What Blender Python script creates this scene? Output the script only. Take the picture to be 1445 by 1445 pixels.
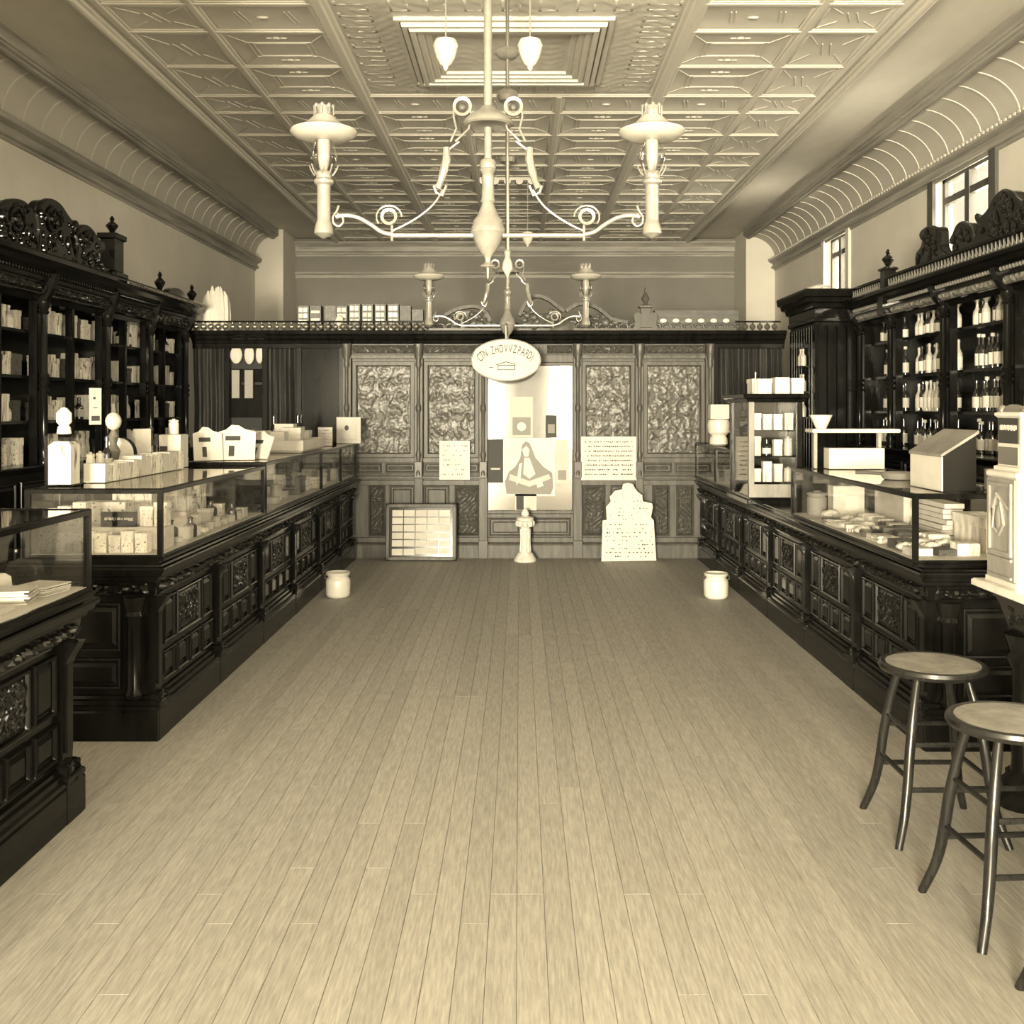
import bpy, bmesh, math, random
import numpy as np
from mathutils import Vector
R = random.Random(7)
for o in list(bpy.data.objects): bpy.data.objects.remove(o)
SC = bpy.context.scene
COL = SC.collection

# ------------------------------------------------------------------ camera, sky, lights, exposure
FPX, VX, VY, EYE = 1500.0, 733.0, 576.0, 1.6
cam = bpy.data.cameras.new('camera'); camo = bpy.data.objects.new('camera', cam); COL.objects.link(camo)
camo.location = (0, 0, EYE); camo.rotation_euler = (math.pi/2, 0, 0)
cam.sensor_width = 36; cam.lens = 36*FPX/1445
cam.shift_x = -(VX-722.5)/1445; cam.shift_y = -(722.5-VY)/1445
cam.clip_start = .02
SC.camera = camo
LT = (1, .893, .662)
W = bpy.data.worlds.new('sky'); SC.world = W; W.use_nodes = True
bg = W.node_tree.nodes['Background']; bg.inputs[0].default_value = (*LT, 1); bg.inputs[1].default_value = .9
def area(name, loc, rot, sx, sy, power):
    l = bpy.data.lights.new(name, 'AREA'); l.shape = 'RECTANGLE'; l.size = sx; l.size_y = sy; l.energy = power; l.color = LT
    o = bpy.data.objects.new(name, l); COL.objects.link(o); o.location = loc; o.rotation_euler = rot
    return o
# daylight standing in the shop-front openings behind the camera and in the high side windows
area('shopfront_daylight', (-2.28, -8.22, 1.5), (math.radians(90), 0, 0), 2.35, 2.1, 6000)
area('shopfront_daylight', (2.23, -8.22, 1.95), (math.radians(90), 0, 0), 2.35, 2.95, 900)
for i, (yc, w) in enumerate(((12.48, .85), (8.93, 1.13), (5.4, 1.13), (1.9, 1.13))):
    area('clerestory_daylight', (3.98, yc, 3.2), (0, math.radians(90), 0), .9, w, 55)
vs = SC.view_settings
vs.view_transform = 'Standard'; vs.look = 'None'; vs.gamma = 1; vs.use_curve_mapping = False
vs.exposure = .42

# ------------------------------------------------------------------ materials
def tint(v, k=1.0): return (v, v*(1-.05*k), v*(1-.16*k), 1)
def M(name, v, rough=.5, metal=0, noise=None, rand=0, spec=.5, coat=0, bump=0, k=1.0, bscale=None):
    m = bpy.data.materials.new(name); m.use_nodes = True; nt = m.node_tree; N, L = nt.nodes, nt.links
    p = N['Principled BSDF']; p.inputs['Roughness'].default_value = rough; p.inputs['Metallic'].default_value = metal
    p.inputs['Specular IOR Level'].default_value = spec; p.inputs['Coat Weight'].default_value = coat; p.inputs['Coat Roughness'].default_value = .12
    p.inputs['Base Color'].default_value = tint(v, k)
    if noise or bump:
        tc = N.new('ShaderNodeTexCoord'); mp = N.new('ShaderNodeMapping'); L.new(tc.outputs['Object'], mp.inputs[0])
        mp.inputs['Scale'].default_value = noise[0] if noise else (8, 8, 8)
        nz = N.new('ShaderNodeTexNoise'); nz.inputs['Scale'].default_value = 1; nz.inputs['Detail'].default_value = 5; nz.inputs['Roughness'].default_value = .65
        if rand:
            oi = N.new('ShaderNodeObjectInfo'); ad = N.new('ShaderNodeVectorMath'); ad.operation = 'ADD'
            ml = N.new('ShaderNodeMath'); ml.operation = 'MULTIPLY'; ml.inputs[1].default_value = 57
            L.new(oi.outputs['Random'], ml.inputs[0]); L.new(mp.outputs[0], ad.inputs[0]); L.new(ml.outputs[0], ad.inputs[1]); L.new(ad.outputs[0], nz.inputs['Vector'])
        else: L.new(mp.outputs[0], nz.inputs['Vector'])
        if noise:
            a = noise[1]; rp = N.new('ShaderNodeValToRGB'); rp.color_ramp.elements[0].position = .32; rp.color_ramp.elements[1].position = .68
            rp.color_ramp.elements[0].color = tint(v*(1-a), k); rp.color_ramp.elements[1].color = tint(v*(1+a), k)
            L.new(nz.outputs['Fac'], rp.inputs[0]); out = rp.outputs[0]
            if rand:
                mr = N.new('ShaderNodeMapRange'); mr.inputs[3].default_value = 1-rand; mr.inputs[4].default_value = 1+rand
                L.new(oi.outputs['Random'], mr.inputs[0])
                mx = N.new('ShaderNodeVectorMath'); mx.operation = 'MULTIPLY'; L.new(out, mx.inputs[0]); L.new(mr.outputs[0], mx.inputs[1]); out = mx.outputs[0]
            L.new(out, p.inputs['Base Color'])
        if bump:
            bp = N.new('ShaderNodeBump'); bp.inputs['Strength'].default_value = bump; bp.inputs['Distance'].default_value = .004
            L.new(nz.outputs['Fac'], bp.inputs['Height']); L.new(bp.outputs[0], p.inputs['Normal'])
    return m
def glass(name, v=1.0, refl=1.0):
    m = bpy.data.materials.new(name); m.use_nodes = True; nt = m.node_tree; N, L = nt.nodes, nt.links
    N.remove(N['Principled BSDF']); out = N['Material Output']
    t = N.new('ShaderNodeBsdfTransparent'); t.inputs[0].default_value = (v, v, v, 1)
    g = N.new('ShaderNodeBsdfGlossy'); g.inputs['Roughness'].default_value = .03; g.inputs[0].default_value = tint(.95, .4)
    lw = N.new('ShaderNodeLayerWeight'); lw.inputs[0].default_value = .5
    pw_ = N.new('ShaderNodeMath'); pw_.operation = 'POWER'; pw_.inputs[1].default_value = 4.5; L.new(lw.outputs['Facing'], pw_.inputs[0])
    f = N.new('ShaderNodeMath'); f.operation = 'MULTIPLY_ADD'; f.inputs[1].default_value = .96; f.inputs[2].default_value = .04; L.new(pw_.outputs[0], f.inputs[0])
    ml = N.new('ShaderNodeMath'); ml.operation = 'MULTIPLY'; ml.inputs[1].default_value = refl; ml.use_clamp = True
    mx = N.new('ShaderNodeMixShader'); L.new(f.outputs[0], ml.inputs[0]); L.new(ml.outputs[0], mx.inputs[0]); L.new(t.outputs[0], mx.inputs[1]); L.new(g.outputs[0], mx.inputs[2]); L.new(mx.outputs[0], out.inputs[0])
    return m
MAT = dict(
    plank=M('floor_wood', .33, .6, noise=((120, 9, 20), .22), rand=.07, spec=.15, bump=.2),
    subfloor=M('floor_gap', .05, .9),
    tin=M('painted_tin', .50, .5, noise=((3, 3, 3), .08), spec=.4),
    tinrib=M('painted_tin_rib', .56, .45, spec=.4),
    soffit=M('soffit_paint', .55, .7, noise=((1.2, .6, 1), .12)),
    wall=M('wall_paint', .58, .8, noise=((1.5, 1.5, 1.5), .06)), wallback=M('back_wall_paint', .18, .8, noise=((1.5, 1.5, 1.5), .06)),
    cove=M('cove_paint', .46, .7), coverib=M('cove_rib', .56, .6),
    cornice=M('cornice_paint', .26, .55, noise=((2, 1, 20), .3)),
    dark=M('dark_mahogany', .006, .14, noise=((18, 3, 3), .45), spec=.13),
    darkv=M('dark_mahogany_upright', .005, .2, noise=((30, 30, 3), .45), spec=.12),
    carve=M('carved_mahogany', .005, .12, spec=.5),
    oak=M('partition_oak', .08, .42, noise=((25, 25, 2.5), .35), spec=.2),
    oakd=M('partition_oak_carved', .065, .35, spec=.25),
    oakpanel=M('carved_reflecting_glass', .085, .36, noise=((26, 26, 34), .55), spec=.35),
    curtain=M('dark_curtain', .018, .75, noise=((9, 9, 2), .5)),
    black=M('black_lacquer', .010, .4, spec=.12),
    white=M('white_enamel', .58, .3, noise=((10, 10, 10), .03)),
    paper=M('white_card', .52, .7, noise=((6, 6, 6), .08), rand=.08),
    carton=M('pale_carton', .60, .6, noise=((5, 5, .6), .55), rand=.28),
    cartond=M('dark_carton', .06, .5, noise=((6, 6, 6), .6), rand=.4),
    ink=M('printing_ink', .05, .7), greyink=M('grey_print', .03, .7), midink=M('pale_print', .42, .7),
    glassdark=M('dark_bottle_glass', .02, .08, spec=.8, coat=.5),
    glasspale=M('pale_bottle_glass', .42, .1, spec=.7),
    brasslight=M('pale_lacquered_brass', .27, .28, metal=.25, noise=((20, 20, 20), .12)),
    brassdark=M('dull_brass', .30, .3, metal=.7),
    opal=M('opal_glass', .48, .25, spec=.6),
    crystal=glass('clear_lamp_glass', .84, 2.6), pane=glass('case_glass', .99, .5), topglass=glass('case_top_glass', .98, 1.0), winglass=glass('window_glass', 1.0, .8),
    mirror=M('silvered_mirror', .40, .06, metal=1, k=.6),
    plaster=M('plaster', .5, .6, noise=((20, 20, 20), .2)),
    stoolwood=M('stool_wood', .012, .26, noise=((40, 40, 3), .4), spec=.32),
    seatply=M('worn_seat_ply', .22, .42, noise=((14, 14, 2), .35), rand=.1),
    marble=M('marble', .62, .25, noise=((6, 6, 6), .2)),
    greywood=M('grey_carved_wood', .21, .4, noise=((8, 8, 2), .3)),
    metal=M('nickel', .5, .25, metal=.9), rubber=M('grey_cloth', .2, .7),
    carveglint=M('glint_painted_carving', .13, .3, spec=.6),  # dark carving made lighter, its glints put into the colour
    winwood=M('window_wood', .06, .5, noise=((20, 20, 3), .4)),
    brick=M('outside_wall', .3, .9),
)

def printed(name, v, scale, thr):
    m = M(name, v, .6, noise=((4, 4, 1.2), .18), rand=.15); nt = m.node_tree; N, L = nt.nodes, nt.links
    p = N['Principled BSDF']; old = p.inputs['Base Color'].links[0].from_socket
    tc = N.new('ShaderNodeTexCoord'); oi = N.new('ShaderNodeObjectInfo'); ad = N.new('ShaderNodeVectorMath'); ad.operation = 'ADD'
    ml = N.new('ShaderNodeMath'); ml.operation = 'MULTIPLY'; ml.inputs[1].default_value = 31
    mp = N.new('ShaderNodeMapping'); mp.inputs['Scale'].default_value = scale; nz = N.new('ShaderNodeTexNoise'); nz.inputs['Scale'].default_value = 1; nz.inputs['Detail'].default_value = 4; nz.inputs['Roughness'].default_value = .7
    rp = N.new('ShaderNodeValToRGB'); rp.color_ramp.elements[0].position = thr; rp.color_ramp.elements[1].position = thr+.05; rp.color_ramp.elements[0].color = (.12, .115, .1, 1); rp.color_ramp.elements[1].color = (1, 1, 1, 1)
    L.new(tc.outputs['Object'], mp.inputs[0]); L.new(oi.outputs['Random'], ml.inputs[0]); L.new(mp.outputs[0], ad.inputs[0]); L.new(ml.outputs[0], ad.inputs[1]); L.new(ad.outputs[0], nz.inputs['Vector']); L.new(nz.outputs['Fac'], rp.inputs[0])
    mx = N.new('ShaderNodeVectorMath'); mx.operation = 'MULTIPLY'; L.new(old, mx.inputs[0]); L.new(rp.outputs[0], mx.inputs[1]); L.new(mx.outputs[0], p.inputs['Base Color'])
    return m
MAT['printed'] = printed('printed_wrapper', .72, (6, 6, 8), .37)
MAT['streaky'] = printed('streaky_spines', .66, (9, 9, 1.5), .42)
# ------------------------------------------------------------------ mesh helpers
class MB:
    def __init__(s): s.v = []; s.f = []
    def add(s, vs, fs):
        b = len(s.v); s.v += [tuple(p) for p in vs]; s.f += [tuple(i+b for i in q) for q in fs]; return s
    def box(s, x0, x1, y0, y1, z0, z1):
        return s.add([(x0,y0,z0),(x1,y0,z0),(x1,y1,z0),(x0,y1,z0),(x0,y0,z1),(x1,y0,z1),(x1,y1,z1),(x0,y1,z1)],
                     [(3,2,1,0),(4,5,6,7),(0,1,5,4),(1,2,6,5),(2,3,7,6),(3,0,4,7)])
    def loft(s, rect, prof, fl=(1,1,1,1)):
        """rings of a rectangle grown by d at height z; fl: which sides grow (x-,x+,y-,y+)"""
        x0, x1, y0, y1 = rect; vs = []; fs = []
        for z, d in prof:
            a, b, c, e = x0-d*fl[0], x1+d*fl[1], y0-d*fl[2], y1+d*fl[3]
            vs += [(a,c,z),(b,c,z),(b,e,z),(a,e,z)]
        n = len(prof)
        for k in range(n-1):
            for i in range(4):
                j = (i+1) % 4; fs.append((4*k+i, 4*k+j, 4*k+4+j, 4*k+4+i))
        fs += [(3,2,1,0), tuple(4*(n-1)+i for i in range(4))]
        return s.add(vs, fs)
    def lathe(s, prof, c=(0,0,0), n=16, axis='z', sc=(1,1), caps=True):
        vs = []; fs = []
        for r, z in prof:
            for i in range(n):
                a = 2*math.pi*i/n; p = (r*math.cos(a)*sc[0], r*math.sin(a)*sc[1], z)
                if axis == 'x': p = (p[2], p[0], p[1])
                if axis == 'y': p = (p[0], p[2], p[1])
                vs.append((p[0]+c[0], p[1]+c[1], p[2]+c[2]))
        m = len(prof)
        for k in range(m-1):
            for i in range(n):
                j = (i+1) % n; fs.append((k*n+i, k*n+j, k*n+n+j, k*n+n+i))
        if caps and prof[0][0] > 1e-6: fs.append(tuple(range(n))[::-1])
        if caps and prof[-1][0] > 1e-6: fs.append(tuple(range((m-1)*n, m*n)))
        return s.add(vs, fs)
    def tube(s, pts, r, n=8, closed=False):
        P = [Vector(p) for p in pts]; m = len(P); rs = r if isinstance(r, (list, tuple)) else [r]*m
        vs = []; fs = []; up = Vector((.13, .31, .94)).normalized()
        for k in range(m):
            if closed: t = P[(k+1) % m]-P[k-1]
            else: t = P[min(k+1, m-1)]-P[max(k-1, 0)]
            t.normalize()
            u = t.cross(up)
            if u.length < .1: u = t.cross(Vector((1, 0, 0)))
            u.normalize(); w = t.cross(u)
            for i in range(n):
                a = 2*math.pi*i/n; vs.append(tuple(P[k]+(u*math.cos(a)+w*math.sin(a))*rs[k]))
        for k in range(m if closed else m-1):
            q = (k+1) % m
            for i in range(n):
                j = (i+1) % n; fs.append((k*n+i, k*n+j, q*n+j, q*n+i))
        if not closed: fs += [tuple(range(n))[::-1], tuple(range((m-1)*n, m*n))]
        return s.add(vs, fs)
    def prism(s, poly, axis, a, b):
        n = len(poly)
        def P(u, v, w): return {'x': (w, u, v), 'y': (u, w, v), 'z': (u, v, w)}[axis]
        vs = [P(u, v, a) for u, v in poly]+[P(u, v, b) for u, v in poly]
        fs = [tuple(range(n))[::-1], tuple(range(n, 2*n))]+[(i, (i+1) % n, n+(i+1) % n, n+i) for i in range(n)]
        return s.add(vs, fs)
    def ring(s, rect, prof, fn, cap=None):
        """mitred frame: rect (u0,u1,v0,v1), prof of (inset, depth); fn(u,v,d) gives the point"""
        u0, u1, v0, v1 = rect; vs = []; fs = []; n = len(prof)
        for i, d in prof: vs += [fn(u0+i, v0+i, d), fn(u1-i, v0+i, d), fn(u1-i, v1-i, d), fn(u0+i, v1-i, d)]
        for k in range(n-1):
            for i in range(4):
                j = (i+1) % 4; fs.append((4*k+i, 4*k+j, 4*k+4+j, 4*k+4+i))
        if cap is not None: fs.append(tuple(4*(n-1)+i for i in range(4)))
        return s.add(vs, fs)
    def ball(s, c, r, n=8, m=5, sc=(1,1,1)):
        vs = [(c[0], c[1], c[2]-r*sc[2])]; fs = []
        for k in range(1, m):
            t = math.pi*k/m
            for i in range(n):
                a = 2*math.pi*i/n; vs.append((c[0]+r*sc[0]*math.sin(t)*math.cos(a), c[1]+r*sc[1]*math.sin(t)*math.sin(a), c[2]-r*sc[2]*math.cos(t)))
        vs.append((c[0], c[1], c[2]+r*sc[2]))
        for i in range(n):
            j = (i+1) % n; fs.append((0, 1+j, 1+i)); fs.append((len(vs)-1, 1+(m-2)*n+i, 1+(m-2)*n+j))
            for k in range(m-2): fs.append((1+k*n+i, 1+k*n+j, 1+(k+1)*n+j, 1+(k+1)*n+i))
        return s.add(vs, fs)
    def field(s, fn, u0, u1, v0, v1, nu, nv, hf):
        vs = []; fs = []
        for j in range(nv+1):
            for i in range(nu+1):
                u = u0+(u1-u0)*i/nu; v = v0+(v1-v0)*j/nv
                e = min(1, min(i, nu-i)/2, min(j, nv-j)/2); vs.append(fn(u, v, hf(u, v)*e))
        for j in range(nv):
            for i in range(nu):
                a = j*(nu+1)+i; fs.append((a, a+1, a+nu+2, a+nu+1))
        return s.add(vs, fs)
    def mesh(s, name, smooth=True, ang=35):
        me = bpy.data.meshes.new(name); me.from_pydata(s.v, [], s.f)
        bm = bmesh.new(); bm.from_mesh(me); bmesh.ops.recalc_face_normals(bm, faces=bm.faces); bm.to_mesh(me); bm.free()
        if smooth:
            me.polygons.foreach_set('use_smooth', [True]*len(me.polygons)); me.set_sharp_from_angle(angle=math.radians(ang))
        return me
    def build(s, name, mat, parent=None, world=False, smooth=True, kind=None):
        if world and parent is not None:
            w = wloc(parent); s.v = [(x-w[0], y-w[1], z-w[2]) for x, y, z in s.v]
        return link(name, s.mesh(name, smooth), mat, parent, kind=kind)
def wloc(o):
    w = Vector((0, 0, 0))
    while o is not None: w += o.location; o = o.parent
    return w
def link(name, me, mat, parent=None, loc=(0,0,0), rz=0, sc=None, kind=None):
    if mat is not None and not me.materials: me.materials.append(MAT[mat])
    o = bpy.data.objects.new(name, me); COL.objects.link(o); o.location = loc; o.rotation_euler = (0, 0, rz)
    if sc: o.scale = sc
    o.parent = parent
    if kind: o['kind'] = kind
    return o
def tag(o, label, cat, group=None):
    o['label'] = label; o['category'] = cat
    if group: o['group'] = group
    return o
def thing(name, label, cat, loc=(0,0,0), rz=0, group=None):
    o = bpy.data.objects.new(name, None); COL.objects.link(o); o.location = loc; o.rotation_euler = (0, 0, rz); o.empty_display_size = .1
    return tag(o, label, cat, group)
def copy_tree(o, parent=None, loc=None, rz=None, sc=None):
    c = o.copy(); COL.objects.link(c); c.parent = parent
    if loc is not None: c.location = loc
    if rz is not None: c.rotation_euler = (0, 0, rz)
    if sc is not None: c.scale = sc
    for ch in [x for x in bpy.data.objects if x.parent == o]: copy_tree(ch, c)
    return c
def struct(o): o['kind'] = 'structure'; return o
def U(x, y, Y): return ((x-VX)*Y/FPX, EYE-(y-VY)*Y/FPX)
from mathutils import noise as _nz
def figured(seed):
    def h(u, v):
        p = Vector((u*13+seed*7, v*13, seed)); t = _nz.turbulence(p, 3, False); r = .5+.5*math.sin(v*34)
        return .019*t*(.45+.55*r)+.004*abs(_nz.noise(p*3.1))
    return h
def inside(x, y, P):
    c = False; j = len(P)-1
    for i in range(len(P)):
        if (P[i][1] > y) != (P[j][1] > y) and x < (P[j][0]-P[i][0])*(y-P[i][1])/(P[j][1]-P[i][1])+P[i][0]: c = not c
        j = i
    return c
def leaf(seed, k=70, amp=.012):
    a, b, c, d = [random.Random(seed).uniform(0, 6.28) for _ in range(4)]
    def h(u, v):
        p = u+.32/k*8*math.sin(k*.55*v+a); q = v+.32/k*8*math.sin(k*.45*u+b)
        return amp*(abs(math.sin(k*p+c)*math.sin(k*.8*q+d))**.7+.35*abs(math.sin(k*1.7*(p+q))))
    return h
# ------------------------------------------------------------------ room: floor, ceiling, walls
XL, XR, YB, YF, ZC = -3.85, 3.72, 16.36, -8.0, 4.174
fl = struct(MB().box(XL-.15, XR+.15, YF-.15, YB+.15, -.12, -.018).build('floor', 'subfloor'))
pw = .088
def plank_mesh(L):
    return MB().loft((-pw/2+.0009, pw/2-.0009, 0, L-.003), [(-.018, .0005), (-.002, .0005), (0, -.0003)]).mesh('plank', False)
pm = {L: plank_mesh(L) for L in (2.4, 3.2, 4.0)}
x = -1.9
while x < 2.95:
    y = 1.2-R.choice((.3, .9, 1.7, 2.3))
    while y < 11.5:
        L = R.choice((2.4, 3.2, 4.0)); link('plank', pm[L], 'plank', fl, (x, y, R.uniform(-.0001, .0001))); y += L
    x += pw
side = MB().box(XL, -1.9-pw/2, YF, YB, -.018, 0); side.box(2.95, XR, YF, YB, -.018, 0); side.box(-1.95, 2.95, 11.5+4, YB, -.018, 0).box(-1.95, 2.95, YF, -1.2, -.018, 0)
side.build('floor_margin', 'plank', fl)

ce = struct(MB().box(XL-.15, XR+.15, YF-.15, YB+.15, ZC+.03, ZC+.2).build('ceiling', 'soffit'))
LX = [-2.68, -2.095, -1.287, -.479, .329, 1.137, 1.94, 2.46]
LY = [y for k in range(-4, 4) for y in (9.25+2*k, 10+2*k, 10.75+2*k) if y < 16.3]+[16.36]
def tile(w, d, style):
    m = MB(); m.box(-w/2, w/2, -d/2, d/2, .0, .03)
    a, b = w/2-.05, d/2-.05
    m.loft((-a, a, -b, b), [(0, 0), (-.005, -.012), (-.0001, -.03)])
    def bar(p, q, r=.0045, h=.010): m.tube([(p[0], p[1], -.002), (q[0], q[1], -.002)], r, 6)
    if style == 'wide':
        for e in (0, .035):
            A, B = w*.23+e, d*.17+e*.5
            for p, q in (((-A,-B),(A,-B)),((A,-B),(A,B)),((A,B),(-A,B)),((-A,B),(-A,-B))): bar(p, q)
        for sx in (-1, 1):
            for sy in (-1, 1): bar((sx*(w*.23+.04), sy*(d*.17+.02)), (sx*a*.97, sy*b*.97), .004)
        for sy in (-1, 1):
            m.ball((0, sy*d*.31, 0), .028, 8, 4, (1, 1, .5)); m.ball((.05, sy*d*.31, 0), .018, 6, 4, (1.4, .7, .5)); m.ball((-.05, sy*d*.31, 0), .018, 6, 4, (1.4, .7, .5))
    elif style == 'narrow':
        for e in (-.2, .2):
            bar((e*w, -d*.2), (e*w+.03, d*.2)); bar((e*w+.03, -d*.2), (e*w+.06, d*.2))
        m.ball((0, 0, 0), .025, 8, 4, (1.6, .8, .5))
    else:
        for e in (-.03, .03): bar((e-.03, -d*.16), (e+.03, d*.16))
        for sx in (-1, 1):
            for sy in (-1, 1): bar((sx*.09, sy*d*.14), (sx*a*.95, sy*b*.95), .004)
    return m.mesh('ceiling_tile')
tcache = {}
for j in range(len(LY)-1):
    for i in range(len(LX)-1):
        x0, x1, y0, y1 = LX[i], LX[i+1], LY[j], LY[j+1]
        if 2 <= i <= 4 and y1 > 6.6 and y0 < 8.74: continue
        st = 'slim' if x1-x0 < .7 else ('wide' if y1-y0 > .6 else 'narrow')
        key = (round(x1-x0, 3), round(y1-y0, 2), st)
        if key not in tcache: tcache[key] = tile(x1-x0, y1-y0, st)
        link('ceiling_tile', tcache[key], 'tin', ce, ((x0+x1)/2, (y0+y1)/2, ZC))
ribp = [(-.05, 0), (-.042, -.009), (-.026, -.010), (-.018, -.019), (.018, -.019), (.026, -.010), (.042, -.009), (.05, 0)]
for i, x in enumerate(LX):
    p = [(x+a*(1.5 if i in (2, 5) else 1.0), ZC+b*(1.4 if i in (2, 5) else 1)) for a, b in ribp]
    if i in (3, 4):
        MB().prism(p, 'y', YF, 6.6).build('ceiling_rib', 'tinrib', ce, smooth=False); MB().prism(p, 'y', 8.75, YB).build('ceiling_rib', 'tinrib', ce, smooth=False)
    else: MB().prism(p, 'y', YF, YB).build('ceiling_rib', 'tinrib', ce, smooth=False)
for y in LY[:-1]:
    p = [(y+a*.8, ZC+b*.8) for a, b in ribp]
    spans = [(LX[0], LX[2]), (LX[5], LX[-1])] if 6.6 < y < 8.7 else [(LX[0], LX[-1])]
    for a, b in spans: MB().prism(p, 'x', a, b).build('ceiling_rib', 'tinrib', ce, smooth=False)
# big centre panel with a stepped frame and key-pattern border
cx0, cx1, cy0, cy1 = LX[2], LX[5], 6.6, 8.75
cp = MB().box(cx0, cx1, cy0, cy1, ZC, ZC+.03)
cp.field(lambda u, v, h: (u, v, ZC-h), cx0+.06, cx1-.06, cy0+.06, cy1-.06, 90, 80, leaf(3, 34, .007)); cpo = cp.build('center_panel', 'tin', ce)
fx0, fx1, fy0, fy1 = -.83, .63, 6.97, 8.37
st = MB()
for k in range(0):
    o_, z_ = .045*k, ZC-.012-.016*(5-k if k > 2 else k+3)
    a0, a1, b0, b1 = fx0+o_, fx1-o_, fy0+o_, fy1-o_
    for q in ((a0, a1, b0, b0+.04), (a0, a1, b1-.04, b1), (a0, a0+.04, b0, b1), (a1-.04, a1, b0, b1)): st.loft(q, [(ZC, 0), (z_, 0), (z_-.008, -.01)])
prf = [(0, ZC)]
for k in range(6):
    zz = ZC-(.03, .055, .07, .06, .045, .03)[k]; prf += [(.048*k+.002, zz), (.048*k+.034, zz), (.048*k+.04, zz+.02)]
prf.append((.30, ZC-.008))
st.ring((fx0, fx1, fy0, fy1), prf, lambda u, v, d: (u, v, d)).build('stepped_frame', 'tin', cpo, smooth=False)
key = MB()
def keybar(x0, x1, y0, y1): key.loft((min(x0,x1), max(x0,x1), min(y0,y1), max(y0,y1)), [(ZC, 0), (ZC-.005, 0), (ZC-.007, -.003)])
for sgn, xe in ((1, cx0+.1), (-1, cx1-.1)):
    y = cy0+.16
    while y < cy1-.25:
        keybar(xe, xe+sgn*.22, y, y+.02); keybar(xe+sgn*.2, xe+sgn*.22, y, y+.11); keybar(xe+sgn*.09, xe+sgn*.22, y+.09, y+.11); keybar(xe, xe+sgn*.02, y-.05, y+.02); y += .2
for sgn, ye in ((1, cy0+.1), (-1, cy1-.1)):
    x = cx0+.45
    while x < cx1-.5:
        keybar(x, x+.02, ye, ye+sgn*.18); keybar(x, x+.13, ye+sgn*.16, ye+sgn*.18); keybar(x+.11, x+.13, ye+sgn*.06, ye+sgn*.18); x += .24
key.build('key_border', 'tin', cpo)

def wallbox(name, x0, x1, y0, y1, z0=0, z1=ZC+.03, m='wall'): return struct(MB().box(x0, x1, y0, y1, z0, z1).build(name, m, smooth=False))
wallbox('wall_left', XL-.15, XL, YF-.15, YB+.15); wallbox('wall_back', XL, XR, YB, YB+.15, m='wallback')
# right wall with four high windows
wins = [(12.05, 12.9), (8.37, 9.5), (4.83, 5.97), (1.33, 2.47)]
wz0, wz1 = 2.75, 3.66
wr = MB(); ys = YF-.15
wr.box(XR, XR+.15, YF-.15, YB+.15, 0, wz0).box(XR, XR+.15, YF-.15, YB+.15, wz1, ZC+.03)
for a, b in sorted(wins): wr.box(XR, XR+.15, ys, a, wz0, wz1); ys = b
wr.box(XR, XR+.15, ys, YB+.15, wz0, wz1); struct(wr.build('wall_right', 'wall', smooth=False))
for n, (a, b) in enumerate(wins):
    w = struct(MB().box(XR+.06, XR+.1, a, b, wz0, wz0+.06).box(XR+.06, XR+.1, a, b, wz1-.06, wz1).box(XR+.06, XR+.1, a, a+.06, wz0, wz1).box(XR+.06, XR+.1, b-.06, b, wz0, wz1).build('window_%d' % (n+1), 'winwood', smooth=False))
    mid = (a+b)/2
    MB().box(XR+.04, XR+.1, mid-.045, mid+.045, wz0+.06, wz1-.06).build('mullion', 'winwood', w, smooth=False)
    MB().box(XR+.05, XR+.1, a+.06, b-.06, wz1-.26, wz1-.2).build('transom', 'winwood', w, smooth=False)
    for q0, q1 in ((a+.06, mid-.045), (mid+.045, b-.06)):
        MB().box(XR+.075, XR+.08, q0, q1, wz0+.06, wz1-.26).build('window_pane', 'winglass', w, smooth=False); MB().box(XR+.075, XR+.08, q0, q1, wz1-.2, wz1-.06).build('window_pane', 'winglass', w, smooth=False)
    cs = MB()
    for q0, q1 in ((a-.12, a), (b, b+.12)): cs.loft((XR-.03, XR+.002, q0, q1), [(wz0-.1, 0), (wz1+.02, 0)])
    cs.build('window_casing', 'winwood' if n else 'coverib', w, smooth=False)
# front wall with shop windows and door behind the camera
fw = MB().box(XL, XR, YF-.15, YF, 3.4, ZC+.03).box(XL, XR, YF-.15, YF, 0, .45)
for a, b in ((XL, -3.45), (-1.1, -.95), (.9, 1.05), (3.4, XR)): fw.box(a, b, YF-.15, YF, .45, 3.4)
fwo = struct(fw.build('wall_front', 'wall', smooth=False))
for n, (a, b, z0, z1) in enumerate(((-3.45, -1.1, .45, 3.4), (-.95, .9, .45, 3.4), (1.05, 3.4, .45, 3.4))):
    f = MB(); f.box(a, b, YF-.1, YF-.04, 2.55, 2.65).box((a+b)/2-.04, (a+b)/2+.04, YF-.1, YF-.04, z0, z1)
    f.box(a, a+.06, YF-.1, YF-.04, z0, z1).box(b-.06, b, YF-.1, YF-.04, z0, z1)
    w = struct(f.build('window_%d' % (n+5), 'dark', smooth=False))
    for q0, q1 in ((a+.06, (a+b)/2-.04), ((a+b)/2+.04, b-.06)):
        for r0, r1 in ((z0, 2.55), (2.65, z1)): MB().box(q0, q1, YF-.073, YF-.068, r0, r1).build('window_pane', 'winglass', w, smooth=False)
# unseen box added over the left front to shade the left ceiling
wallbox('ceiling_shade_box', XL, -1.72, YF, 3.4, 2.6, ZC+.03)
# piers beside the back wall
wallbox('wall_pier_left', XL, -3.44, 15.48, YB); wallbox('wall_pier_right', 3.30, XR, 15.48, YB)
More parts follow.
